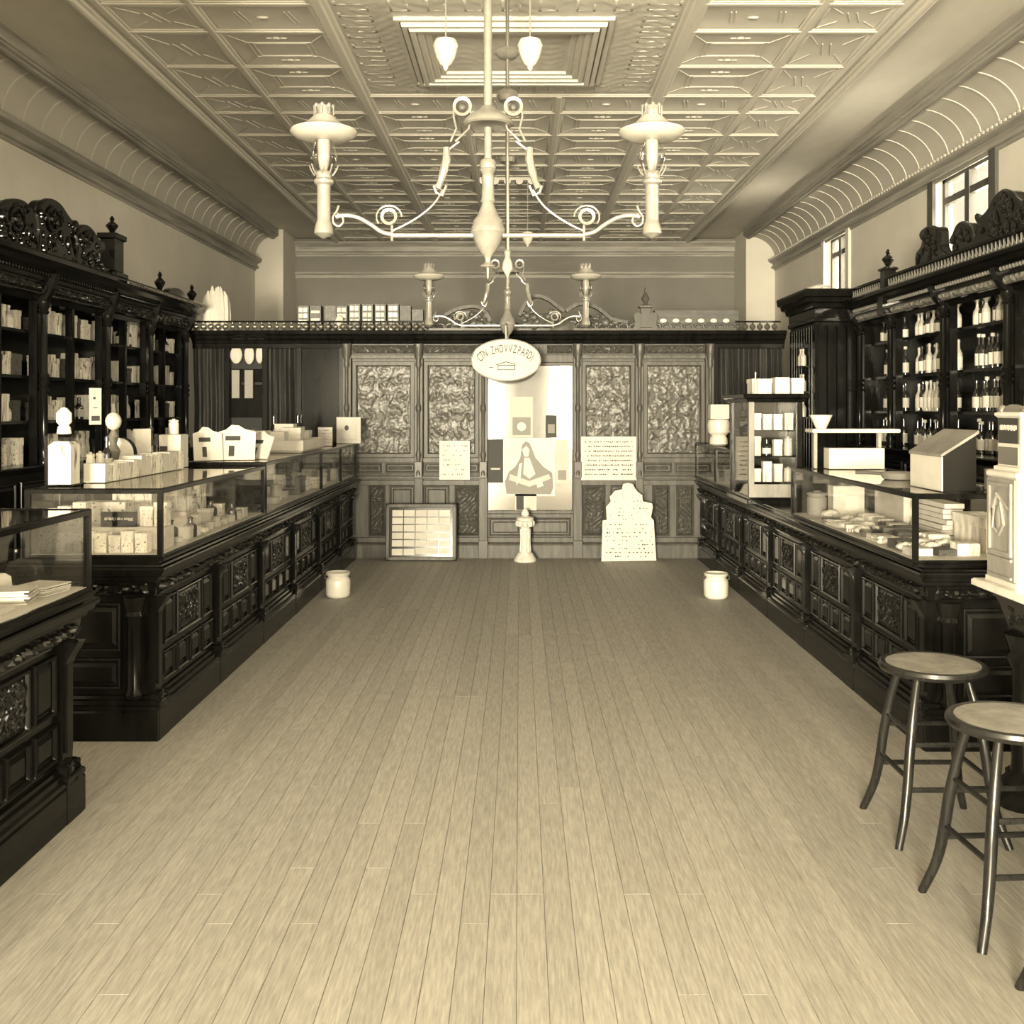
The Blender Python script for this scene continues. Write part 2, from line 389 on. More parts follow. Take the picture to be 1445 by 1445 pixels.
# flat strips, coves and mouldings along the sides
tn = 0
for side_, X, s, ML, TL in (('left', XL, 1, -3.58, -2.68), ('right', XR, -1, 3.33, 2.46)):
    zl, zt = 3.76, 4.10
    n = 10; prof = []
    for k in range(n+1):
        t = math.pi/2*k/n; prof.append((ML+(X-ML)*math.sin(t), zl+(zt-zl)*math.cos(t)))
    poly = prof+[(X, zt+.07), (ML, zt+.07)]
    tn += 1; tr = struct(MB().prism([(a, b) for a, b in poly], 'y', YF, 15.48).build('trim_%d' % tn, 'cove'))
    rb = []
    for k in range(n+1):
        t = math.pi/2*k/n; e = .012; rb.append((ML+(X-ML)*math.sin(t)*.983, zl+(zt-zl)*math.cos(t)*.983))
    rpoly = [(a+s*0, b) for a, b in rb]+prof[::-1]
    rme = MB().prism(rpoly, 'y', -.009, .009).mesh('cove_rib', False)
    y = .3
    while y < 15.4:
        link('cove_rib', rme, 'coverib', tr, (0, y, 0)); y += .33
    # cornice under the cove
    c = [(X, 3.60), (X+s*.012, 3.60), (X+s*.016, 3.625), (X+s*.05, 3.63), (X+s*.055, 3.66), (X+s*.03, 3.67), (X+s*.04, 3.70), (X+s*.09, 3.725), (X+s*.1, 3.75), (X+s*.1, 3.768), (X, 3.768)]
    tn += 1; co = struct(MB().prism(c, 'y', YF, 15.48).build('trim_%d' % tn, 'cornice', smooth=False))
    if s < 0:
        bd = MB(); y = 5.0
        while y < 15.4: bd.ball((X+s*.098, y, 3.752), .016, 6, 4, (1, 2.0, 1)); y += .075
        bd.build('bead_row', 'coverib', co, kind='stuff')
    # moulding between cove and flat strip, and at the edge of the tiles
    for XX, w in ((ML, .075), (TL+(-s)*.11, .06)):
        zb = 4.115 if XX == ML else ZC
        p = [(XX-w, ZC+.03), (XX-w, zb-.008), (XX-w*.78, zb-.01), (XX-w*.74, zb-.026), (XX-w*.4, zb-.03), (XX-w*.36, zb-.05), (XX-w*.1, zb-.056), (XX-w*.06, zb-.048), (XX+w*.06, zb-.048), (XX+w*.1, zb-.056), (XX+w*.36, zb-.05), (XX+w*.4, zb-.03), (XX+w*.74, zb-.026), (XX+w*.78, zb-.01), (XX+w, zb-.008), (XX+w, ZC+.03)]
        tn += 1; struct(MB().prism(p, 'y', YF, YB-.9 if XX == ML else YB).build('trim_%d' % tn, 'cornice' if XX == ML else 'tinrib', smooth=False))
# back wall mouldings
for z0, z1, d in ((4.0, 4.15, .12), (3.93, 3.99, .05), (3.6, 3.69, .06)):
    tn += 1; struct(MB().prism([(YB, z0), (YB-d*.5, z0), (YB-d*.6, (z0+z1)/2), (YB-d, z1-.02), (YB-d, z1), (YB, z1)], 'x', -3.44, 3.30).build('trim_%d' % tn, 'cornice', smooth=False))
# ------------------------------------------------------------------ counters
def panel_mesh(w, h, carved=0, seed=1):
    """centred on (u=0,v=0): u along y, v along z, outward +x"""
    m = MB(); b = .02
    m.ring((-w/2, w/2, -h/2, h/2), [(0, 0), (.004, .015), (.009, .017), (.016, .013), (.02, .001)], lambda u, v, d: (d, u, v))
    W_, H_ = w/2-.028, h/2-.028
    if carved: m.field(lambda u, v, q: (.002+q, u, v), -W_, W_, -H_, H_, max(8, int(w*90)), max(8, int(h*90)), leaf(seed, 60, .011))
    else: m.add([(.001,-W_,-H_),(.001,W_,-H_),(.001,W_,H_),(.001,-W_,H_),(.008,-W_+.018,-H_+.018),(.008,W_-.018,-H_+.018),(.008,W_-.018,H_-.018),(.008,-W_+.018,H_-.018)], [(4,5,6,7),(0,1,5,4),(1,2,6,5),(2,3,7,6),(3,0,4,7)])
    return m.mesh('panel', False)
BAY = 1.045
PM = dict(wide=panel_mesh(.40, .235, 1, 5), side=panel_mesh(.19, .235), small=panel_mesh(.195, .155), end=panel_mesh(.36, .24), endlow=panel_mesh(.36, .155), endc=panel_mesh(.36, .235, 1, 9))
pil = MB(); pil.box(0, .022, -.045, .045, .2, .69); pil.box(.02, .032, -.025, .025, .26, .62)
pil.loft((0, .03, -.05, .05), [(.0, .022), (.15, .022), (.155, .028), (.175, .028), (.185, .015), (.215, .015), (.225, 0)], (0,1,1,1))
for k in range(4): pil.tube([(.045, -.045, .165+.02*k-.012), (.05-.006*k, 0, .17+.02*k-.012), (.045, .045, .165+.02*k-.012)], .012, 6)
pil.prism([(.02, .60), (.028, .60), (.04, .63), (.06, .66), (.075, .69), (.02, .69)], 'y', -.04, .04)
PILM = pil.mesh('pilaster')
halfcol = MB().lathe([(.045, .2), (.05, .22), (.036, .25), (.036, .58), (.05, .6), (.042, .62), (.055, .66), (.06, .69)], n=14).mesh('corner_column')
TOPP = [(.77, .045), (.775, .055), (.79, .057), (.797, .075), (.812, .08), (.816, .09), (.83, .094), (.838, .09), (.842, .075), (.852, .072), (.856, .06), (.866, .06)]
def counter(name, label, s, Xp, Y0, Y1, depth, ybays, ends=(1, 1), top='dark'):
    X0 = Xp-s*.05; xb = X0-s*depth; rect = (min(X0, xb), max(X0, xb), Y0+.05, Y1-.05*ends[1])
    f = (s < 0, s > 0, ends[0], ends[1])
    t = thing(name, label, 'counter', (X0, (Y0+Y1)/2, 0))
    MB().box(rect[0], rect[1], rect[2], rect[3], .1, .77).build('carcass', 'darkv', t, True, False)
    MB().loft(rect, [(0, .05), (.135, .05), (.145, .046), (.15, .05), (.165, .05), (.172, .036), (.19, .034), (.196, .018), (.21, .016), (.214, 0)], f).build('plinth', 'dark', t, True, False)
    fr = MB().loft(rect, [(.685, 0), (.688, .02), (.70, .022), (.703, .03), (.765, .038), (.77, .045)], f)
    h = leaf(11, 75, .028)
    fr.field(lambda u, v, q: (X0+s*(.031+q), u, v), rect[2], rect[3], .702, .766, int((Y1-Y0)*70), 7, h)
    if ends[0]: fr.field(lambda u, v, q: (u, rect[2]-.031-q, v), rect[0], rect[1], .702, .766, int(depth*70), 7, h)
    fr.build('carved_frieze', 'carve', t, True)
    MB().loft(rect, TOPP, f).build('countertop', top, t, True, False)
    rot = 0 if s > 0 else math.pi
    loc = lambda y, z: (0, y-(Y0+Y1)/2, z)
    for k, y in enumerate(ybays): link('pilaster', PILM, 'dark', t, loc(min(max(y, rect[2]+.045), rect[3]-.045), 0), rot)
    for a, b in zip(ybays[:-1], ybays[1:]):
        c, w = (a+b)/2, b-a
        if w > .8:
            link('carved_panel', PM['wide'], 'carve', t, loc(c, .54), rot)
            for e in (-.325, .325): link('panel', PM['side'], 'dark', t, loc(c+e, .54), rot)
            for e in (-.33, -.11, .11, .33): link('panel', PM['small'], 'dark', t, loc(c+e, .315), rot)
    if ends[0]:
        n = int(depth/.4); 
        for k in range(n):
            xx = -s*(.2+.42*k+.12)
            link('panel', PM['end'], 'dark', t, (xx, rect[2]-(Y0+Y1)/2, .54), -math.pi/2); link('panel', PM['endlow'], 'dark', t, (xx, rect[2]-(Y0+Y1)/2, .315), -math.pi/2)
        link('corner_column', halfcol, 'dark', t, (-s*.075, rect[2]-(Y0+Y1)/2-.01, 0))
    if ends[1]: link('corner_column', halfcol, 'dark', t, (-s*.075, rect[3]-(Y0+Y1)/2+.01, 0))
    return t
lb = [5.15+.045+(BAY)*k for k in range(6)]+[11.25]
counter('shop_counter', 'long dark carved wooden counter running along the left of the aisle', 1, -1.735, 5.1, 11.25, .66, lb, (1, 0))
counter('shop_counter', 'dark carved counter in the left foreground cut off by the frame', 1, -1.735, 1.1, 4.25, .66, [1.2, 2.1, 3.16, 4.15], (1, 1))
rb_ = [5.0+.045+(BAY)*k for k in range(6)]+[11.25]
counter('shop_counter', 'long dark carved wooden counter running along the right of the aisle', -1, 1.89, 4.95, 11.25, .66, rb_, (1, 0))

# soda counter in the right foreground: marble slab on a carved body
t = thing('marble_counter', 'dark counter with a marble slab top at the right edge', 'counter', (2.3, 3.2, 0))
MB().loft((1.87, 2.6, 1.6, 4.40), [(.863, -.02), (.873, 0), (.893, 0), (.90, -.008)]).build('marble_slab', 'marble', t, True, False)
b = MB().box(2.06, 2.55, 1.7, 4.32, .12, .86); b.loft((2.06, 2.55, 1.7, 4.32), [(0, .06), (.12, .06), (.14, .04), (.17, .03), (.19, 0)]); b.build('carcass', 'darkv', t, True, False)
fr = MB().loft((2.0, 2.56, 1.7, 4.33), [(.66, -.03), (.69, .0), (.80, .03), (.864, .06)])
fr.field(lambda u, v, q: (1.985+(.845-v)*.1-q, u, v), 1.7, 4.33, .69, .83, 150, 10, leaf(21, 60, .02)).field(lambda u, v, q: (u, 4.345+q, v), 2.0, 2.56, .69, .83, 30, 10, leaf(22, 60, .02)).field(lambda u, v, q: (u, 1.685-q, v), 2.0, 2.56, .69, .83, 30, 10, leaf(22, 60, .02))
fr.build('carved_frieze', 'carve', t, True)
for y in (4.28, 3.4, 2.5, 1.75):
    MB().lathe([(.1, 0), (.11, .03), (.08, .06), (.09, .1), (.05, .14), (.045, .2), (.06, .3), (.04, .45), (.045, .55), (.07, .6), (.05, .62), (.075, .69)], (2.03, y, 0), 14).build('turned_column', 'dark', t, True)

# ------------------------------------------------------------------ glass show cases standing on the counters
def glass_case(name, label, s, Xg, Y0, Y1, depth, z0, z1, posts, fw=.024, backwood=False, toph=.026):
    xb = Xg-s*depth; xa, xc = min(Xg, xb), max(Xg, xb)
    t = thing(name, label, 'show case', ((xa+xc)/2, (Y0+Y1)/2, z0))
    MB().loft((xa, xc, Y0, Y1), [(z0, .012), (z0+.012, .012), (z0+.018, 0), (z0+.03, 0)]).build('case_floor', 'dark', t, True, False)
    MB().box(xa+.01, xc-.01, Y0+.01, Y1-.01, z0+.0302, z0+.0308).build('floor_liner', 'paper', t, True, False)
    r = MB().ring((xa, xc, Y0, Y1), [(fw, z1-toph), (0, z1-toph), (0, z1-.006), (.006, z1), (fw-.004, z1), (fw, z1-.004), (fw, z1-toph)], lambda u, v, d: (u, v, d))
    r.build('top_frame', 'dark', t, True, False)
    zt = z1-toph
    for y in [Y0+fw/2, Y1-fw/2]+list(posts):
        MB().box(Xg-s*fw/2-fw/2, Xg-s*fw/2+fw/2, y-fw/2, y+fw/2, z0+.03, zt).build('post', 'dark', t, True, False)
        MB().box(xb+s*fw/2-fw/2, xb+s*fw/2+fw/2, y-fw/2, y+fw/2, z0+.03, zt).build('post', 'dark', t, True, False)
    ys = [Y0]+sorted(posts)+[Y1]
    for a, b in zip(ys[:-1], ys[1:]):
        MB().box(Xg-s*.014-.002, Xg-s*.014+.002, a+fw, b-fw, z0+.03, zt).build('front_pane', 'pane', t, True, False)
        MB().box(xb+s*.014-.003, xb+s*.014+.003, a+fw, b-fw, z0+.03, zt).build('back_panel', 'dark' if backwood else 'pane', t, True, False)
    for y in (Y0+.012, Y1-.012): MB().box(xa+fw, xc-fw, y-.002, y+.002, z0+.03, zt).build('end_pane', 'pane', t, True, False)
    MB().box(xa+fw, xc-fw, Y0+fw, Y1-fw, z1-.012, z1-.004).build('top_pane', 'topglass', t, True, False)
    return t
ZT = .866
glass_case('glass_show_case', 'large glass counter case of white boxes nearest on the left long counter', 1, -1.715, 5.1, 7.17, .66, ZT, 1.215, [])
glass_case('glass_show_case', 'long low glass counter case farther along the left counter', 1, -1.715, 7.2, 11.2, .56, ZT, 1.235, [9.26, 10.26])
glass_case('glass_show_case', 'glass counter case with papers at the left edge of the foreground', 1, -1.69, 1.2, 4.2, .62, ZT, 1.205, [2.7])
glass_case('glass_show_case', 'large glass counter case of brushes and parcels on the right counter', -1, 1.825, 4.92, 7.15, .62, ZT, 1.205, [])
glass_case('glass_show_case', 'small low glass case at the far end of the right counter', -1, 1.85, 8.95, 11.2, .5, ZT, 1.235, [10.1], backwood=True)
# tall case
t = thing('tall_display_case', 'tall narrow glass display cabinet standing on the right counter', 'display case', (2.0, 8.5, ZT))
tx0, tx1, ty0, ty1 = 1.76, 2.17, 8.15, 8.9
MB().loft((tx0, tx1, ty0, ty1), [(ZT, .02), (ZT+.03, .02), (ZT+.035, 0), (ZT+.05, 0)]).build('base', 'dark', t, True, False)
MB().box(tx0, tx1-.05, ty0-.004, ty0+.01, ZT+.05, ZT+.15).build('drawer_front', 'greywood', t, True, False)
MB().loft((tx0, tx1, ty0, ty1), [(1.645, -.01), (1.65, .02), (1.67, .025), (1.68, .05), (1.705, .055), (1.71, .05)]).build('cornice', 'dark', t, True, False)
for xx, yy in ((tx0, ty0), (tx1-.04, ty0), (tx0, ty1-.04), (tx1-.04, ty1-.04)): MB().box(xx, xx+.04, yy, yy+.04, ZT+.05, 1.646).build('post', 'greywood' if yy == ty0 and xx == tx0 else 'dark', t, True, False)
MB().box(tx0+.04, tx1-.04, ty0+.015, ty0+.019, ZT+.15, 1.646).build('front_pane', 'pane', t, True, False)
for xx in (tx0+.012, tx1-.016): MB().box(xx, xx+.004, ty0+.04, ty1-.04, ZT+.05, 1.646).build('side_pane', 'pane', t, True, False)
MB().box(tx0+.04, tx1-.04, ty1-.02, ty1-.01, ZT+.05, 1.646).build('back_panel', 'dark', t, True, False)
for z in (1.02, 1.22, 1.42): MB().box(tx0+.03, tx1-.03, ty0+.04, ty1-.04, z, z+.012).build('shelf', 'dark', t, True, False)
# ------------------------------------------------------------------ prescription partition across the back of the shop
YQ = 11.37
def Q(x, y): return ((x-VX)/131.93, EYE-(y-VY)/131.93)
def QX(x): return (x-VX)/131.93
def QZ(y): return EYE-(y-VY)/131.93
PL, PR = -3.5, 2.835
pt = thing('prescription_partition', 'carved wooden partition with mirror and figured panels across the shop end', 'partition', (-.3, YQ+.1, 0))
def pb(name, m, x0, x1, y0, y1, d0=0, d1=.12, par=None, bev=.004):
    """box given by photo x/z limits in metres, d = distance in front of (negative) or behind the face"""
    mb = MB(); a, b, c, e = YQ+d0, YQ+d1, y0, y1
    mb.add([(x0+bev,a,c+bev),(x1-bev,a,c+bev),(x1-bev,a,e-bev),(x0+bev,a,e-bev),(x0,a+bev,c),(x1,a+bev,c),(x1,a+bev,e),(x0,a+bev,e),(x0,b,c),(x1,b,c),(x1,b,e),(x0,b,e)],
           [(0,1,2,3),(0,4,5,1),(1,5,6,2),(2,6,7,3),(3,7,4,0),(4,8,9,5),(5,9,10,6),(6,10,11,7),(7,11,8,4),(8,11,10,9)])
    return mb.build(name, m, par or pt, True, False)
mx0, mx1 = QX(485), QX(1006)
pb('carcass', 'oak', mx0, mx1, 0, QZ(672), .05, .14); pb('carcass', 'oak', mx0, QX(686), QZ(672), 2.3, .05, .14); pb('carcass', 'oak', QX(810), mx1, QZ(672), 2.3, .05, .14); pb('carcass', 'oak', QX(686), QX(810), 2.09, 2.3, .05, .14)
# plinth, rails
pl = MB().prism([(YQ-.03, 0), (YQ-.03, .135), (YQ-.02, .15), (YQ, .16), (YQ+.06, .16), (YQ+.06, 0)], 'x', mx0, mx1).build('plinth', 'oak', pt, True, False)
for z0, z1, d in ((.16, .215, .02), (.775, .83, .0), (.845, .875, -.04), (.875, .895, .01), (1.02, 1.07, .01), (2.13, 2.17, -.01)):
    for a, b in ((mx0, QX(684)), (QX(812), mx1)): pb('rail', 'oak', a, b, z0, z1, d)
for z0, z1, d in ((.16, .215, .02), (.43, .47, -.01)): pb('rail', 'oak', QX(684), QX(812), z0, z1, d)
pb('rail', 'oak', QX(684), QX(812), 2.09, 2.17, -.01)
# frieze and cornice along the whole top
pb('frieze_board', 'oak', mx0, mx1, 2.17, 2.29, .02)
for a, b in ((497, 584), (598, 676), (772, 808), (823, 893), (908, 998)):
    MB().field(lambda u, v, q: (u, YQ+.018-q, v), QX(a), QX(b), 2.185, 2.275, 50, 9, leaf(a, 55, .03)).build('frieze_carving', 'oakd', pt, True)
co = MB().prism([(YQ+.2, 2.29), (YQ-.0, 2.29), (YQ-.015, 2.30), (YQ-.02, 2.32), (YQ-.06, 2.345), (YQ-.07, 2.37), (YQ-.1, 2.39), (YQ-.105, 2.42), (YQ-.1, 2.425), (YQ+.35, 2.425), (YQ+.35, 2.38), (YQ+.2, 2.38)], 'x', PL, PR)
co.build('cornice', 'dark', pt, True, False)
# pilasters with slim turned colonnettes
for x in (490, 591, 682, 815, 902, 1001):
    c = QX(x); pb('pilaster', 'oak', c-.045, c+.045, .0, 2.29, -.035, .1)
    MB().lathe([(.035, .88), (.035, .92), (.018, .96), (.02, 1.05), (.032, 1.1), (.018, 1.15), (.018, 1.55), (.03, 1.58), (.03, 1.62), (.018, 1.65), (.018, 2.02), (.034, 2.06), (.026, 2.1), (.045, 2.17), (.05, 2.28)], (c, YQ-.05, 0), 10).build('colonnette', 'oakd', pt, True)
    pb('pilaster_block', 'oakd', c-.04, c+.04, .86, 1.03, -.075, -.03); pb('pilaster_block', 'oakd', c-.05, c+.05, 0, .19, -.06, -.03)
# framed figured panels
for n, (a, b) in enumerate(((497, 585), (598, 676), (821, 896), (908, 995))):
    x0, x1, z0, z1 = QX(a), QX(b), QZ(646), QZ(510)
    fr = MB().ring((x0, x1, z0, z1), [(0, .05), (0, .0), (.006, -.006), (.04, -.006), (.046, .004), (.055, .05)], lambda u, v, d: (u, YQ+d, v))
    fo = fr.build('panel_frame', 'oak', pt, True, False)
    MB().field(lambda u, v, q: (u, YQ+.045-q, v), x0+.05, x1-.05, z0+.05, z1-.05, 60, 96, figured(n+2)).build('figured_glass', 'oakpanel', fo, True)
# small horizontal panels and lower panels
def ppanel(x0, x1, z0, z1, carved=0, seed=0):
    fr = MB(); b = .022
    fr.ring((x0, x1, z0, z1), [(0, .05), (.003, .022), (.01, .018), (.018, .024), (b, .05)], lambda u, v, d: (u, YQ+d, v))
    if carved: fr.field(lambda u, v, q: (u, YQ+.046-q, v), x0+b, x1-b, z0+b, z1-b, 22, 50, leaf(seed, 34, .024))
    else: fr.add([(x0+.035,YQ+.05,z0+.035),(x1-.035,YQ+.05,z0+.035),(x1-.035,YQ+.05,z1-.035),(x0+.035,YQ+.05,z1-.035),(x0+.05,YQ+.032,z0+.05),(x1-.05,YQ+.032,z0+.05),(x1-.05,YQ+.032,z1-.05),(x0+.05,YQ+.032,z1-.05)], [(4,5,6,7),(0,1,5,4),(1,2,6,5),(2,3,7,6),(3,0,4,7)])
    fr.build('carved_panel' if carved else 'panel', 'oakd' if carved else 'oak', pt, True, False)
for a, b in ((497, 538), (543, 585), (598, 635), (640, 676), (821, 857), (861, 896), (908, 949), (953, 995)): ppanel(QX(a), QX(b), .905, 1.01)
for n, (a, b) in enumerate(((519, 543), (549, 585), (598, 634), (641, 676), (821, 855), (862, 896), (921, 946), (955, 980))): ppanel(QX(a), QX(b), .225, .77, n in (0, 3, 4, 6, 7), n+3)
ppanel(QX(690), QX(737), .225, .42); ppanel(QX(746), QX(806), .225, .42)
# the mirror
fr = MB(); x0, x1, z0, z1 = QX(684), QX(812), .47, 2.09
fr.ring((x0, x1, z0, z1), [(0, .06), (0, .002), (.006, -.004), (.03, -.004), (.036, .01), (.036, .06)], lambda u, v, d: (u, YQ+d, v))
mf = fr.build('mirror_frame', 'oak', pt, True, False)
MB().box(x0+.035, x1-.035, YQ+.03, YQ+.05, z0+.025, z1-.025).build('mirror_glass', 'mirror', mf, True, False)
# dark side sections: left with curtains and glazed niche, right with a curtain
pb('side_board', 'darkv', PL, mx0, 0, .9, .03, .1); pb('side_board', 'darkv', mx1, PR, 0, .9, .03, .1)
def curtain(x0, x1, z0, z1, n, name='curtain'):
    mb = MB(); nu = n*10
    mb.field(lambda u, v, q: (u, YQ+.06-q, v), x0, x1, z0, z1, nu, 6, lambda u, v: .0); 
    vs = []
    for (x, y, z) in mb.v:
        t = (x-x0)/(x1-x0); vs.append((x+.006*math.sin(z*5), YQ+.06-.028*math.sin(t*n*6.283+.5*math.sin(z*3))-.012*math.sin(t*n*15), z))
    mb.v = vs; mb.build(name, 'curtain', pt, True)
curtain(PL, QX(318), .9, 2.27, 6); curtain(QX(376), QX(425), .9, 2.27, 5); curtain(QX(1008), PR, .9, 2.27, 9)
pb('head_board', 'dark', PL, mx0, 2.24, 2.3, .0, .12); pb('head_board', 'dark', mx1, PR, 2.24, 2.3, .0, .12)
for x in (320, 374, 422, 482, 1010): pb('stile', 'darkv', QX(x)-.03, QX(x)+.03, .9, 2.25, -.01, .1)
pb('wood_panel', 'oak', QX(425), QX(480), .9, 2.25, .03, .08).data.materials[0] = MAT['dark']
pb('niche_back', 'black', QX(322), QX(372), .9, 2.25, .08, .1)
pb('niche_door', 'dark', QX(326), QX(372), 1.5, 1.85, .0, .07); pb('niche_panel', 'dark', QX(324), QX(372), 1.88, 2.02, .04, .07)
for x0, x1, y0, y1 in ((324, 341, 488, 513), (344, 358, 487, 514), (360, 371, 487, 513)):
    MB().lathe([(1, 0), (1, -.02), (.85, -.03), (0, -.032)], ((QX(x0)+QX(x1))/2, YQ+.04, (QZ(y0)+QZ(y1))/2), 16, 'y', ((QX(x1)-QX(x0))/2, (QZ(y0)-QZ(y1))/2)).build('oval_plate', 'glasspale', pt, True)
pb('niche_pane', 'rubber', QX(327), QX(338), QZ(562), QZ(522), -.006, .01); pb('niche_pane', 'rubber', QX(345), QX(357), QZ(562), QZ(522), -.006, .01)
# gallery rail with turned balls
gy = YQ-.05
for a, b in ((268, 605), (1040, 1100)):
    g = MB(); x = QX(a)
    while x < QX(b): g.lathe([(.008, 2.425), (.012, 2.435), (.03, 2.455), (.034, 2.468), (.03, 2.482), (.01, 2.5), (.01, 2.515)], (x, gy, 0), 8); x += .078
    go = g.build('gallery_balls', 'metal' if a < 500 else 'oakd', pt, True)
    MB().box(QX(a)-.03, QX(b), gy-.015, gy+.015, 2.512, 2.53).build('gallery_rail', 'dark', go, True, False)
# carved wave cresting and scrolled pediment over the middle
cr = MB(); x = QX(606)
while x < QX(1038):
    cr.tube([(x+.05*math.cos(a)*(1), gy+.0, 2.465+.036*math.sin(a)) for a in [k*.7 for k in range(10)]], .012, 6)
    cr.ball((x+.06, gy, 2.45), .024, 6, 4, (1.3, .7, .8)); x += .115
cr.box(QX(606), QX(1038), gy-.012, gy+.012, 2.425, 2.45).build('wave_cresting', 'oakd', pt, True)
def arc(pts, w=.035, name='scroll_pediment', m='oak'):
    P = [Q(*p) for p in pts]; mb = MB(); n = len(P)
    vs = []; fs = []
    for i in range(n):
        a = Vector(P[min(i+1, n-1)])-Vector(P[max(i-1, 0)]); a.normalize(); nx, nz = -a.y, a.x
        x, z = P[i]
        for d in (0, w): vs += [(x+nx*d, gy-.05, z+nz*d), (x+nx*d, gy+.05, z+nz*d)]
    for i in range(n-1):
        o = 4*i; fs += [(o, o+4, o+5, o+1), (o+2, o+3, o+7, o+6), (o, o+2, o+6, o+4), (o+1, o+5, o+7, o+3)]
    fs += [(0, 1, 3, 2), (4*n-4, 4*n-2, 4*n-1, 4*n-3)]
    return mb.add(vs, fs).build(name, m, pt, True, False)
def smooth(pts, n=5):
    out = []
    for i in range(len(pts)-1):
        p0, p1, p2, p3 = pts[max(i-1, 0)], pts[i], pts[i+1], pts[min(i+2, len(pts)-1)]
        for k in range(n):
            t = k/n; out.append(tuple(.5*((2*b)+(-a+c)*t+(2*a-5*b+4*c-d)*t*t+(-a+3*b-3*c+d)*t**3) for a, b, c, d in zip(p0, p1, p2, p3)))
    return out+[pts[-1]]
for pts in (((630, 448), (642, 441), (656, 437), (672, 436), (684, 443), (690, 455)), ((735, 447), (745, 428), (757, 421), (771, 425), (782, 433), (794, 442)), ((800, 442), (808, 436), (819, 432), (836, 435), (850, 444), (862, 453), (884, 458))):
    arc(smooth(pts))
cv = MB(); rr = random.Random(5)
for a, b, top in ((632, 690, 444), (738, 792, 440), (803, 868, 446)):
    for k in range(26):
        x = rr.uniform(a, b); y = rr.uniform(top, 460); X, Z = Q(x, y); cv.ball((X, gy+rr.uniform(-.02, .02), Z), rr.uniform(.02, .05), 7, 5, (1, .5, rr.uniform(.6, 1.3)))
cv.build('pediment_carving', 'oakd', pt, True)
MB().lathe([(0, -.001), (.17, 0), (.16, .06), (.11, .12), (.05, .145), (0, .15)], (QX(793), gy+.02, 2.425), 18, 'z', (1, .3)).build('shell_ornament', 'oak', pt, True)
for x in (910,):
    X = QX(x); p = MB().loft((X-.05, X+.05, gy-.04, gy+.04), [(2.425, .02), (2.45, .02), (2.46, 0), (2.66, 0), (2.67, .02), (2.69, .02), (2.7, 0)])
    p.lathe([(.03, 2.7), (.02, 2.72), (.04, 2.75), (.045, 2.77), (.03, 2.8), (.012, 2.83), (.018, 2.85), (.004, 2.89)], (X, gy, 0), 10)
    for sg in (-1, 1): p.prism([(X+sg*.05, 2.43), (X+sg*.14, 2.43), (X+sg*.11, 2.5), (X+sg*.13, 2.58), (X+sg*.09, 2.62), (X+sg*.05, 2.6)], 'y', gy-.03, gy+.03)
    p.build('finial_post', 'oakd', pt, True)

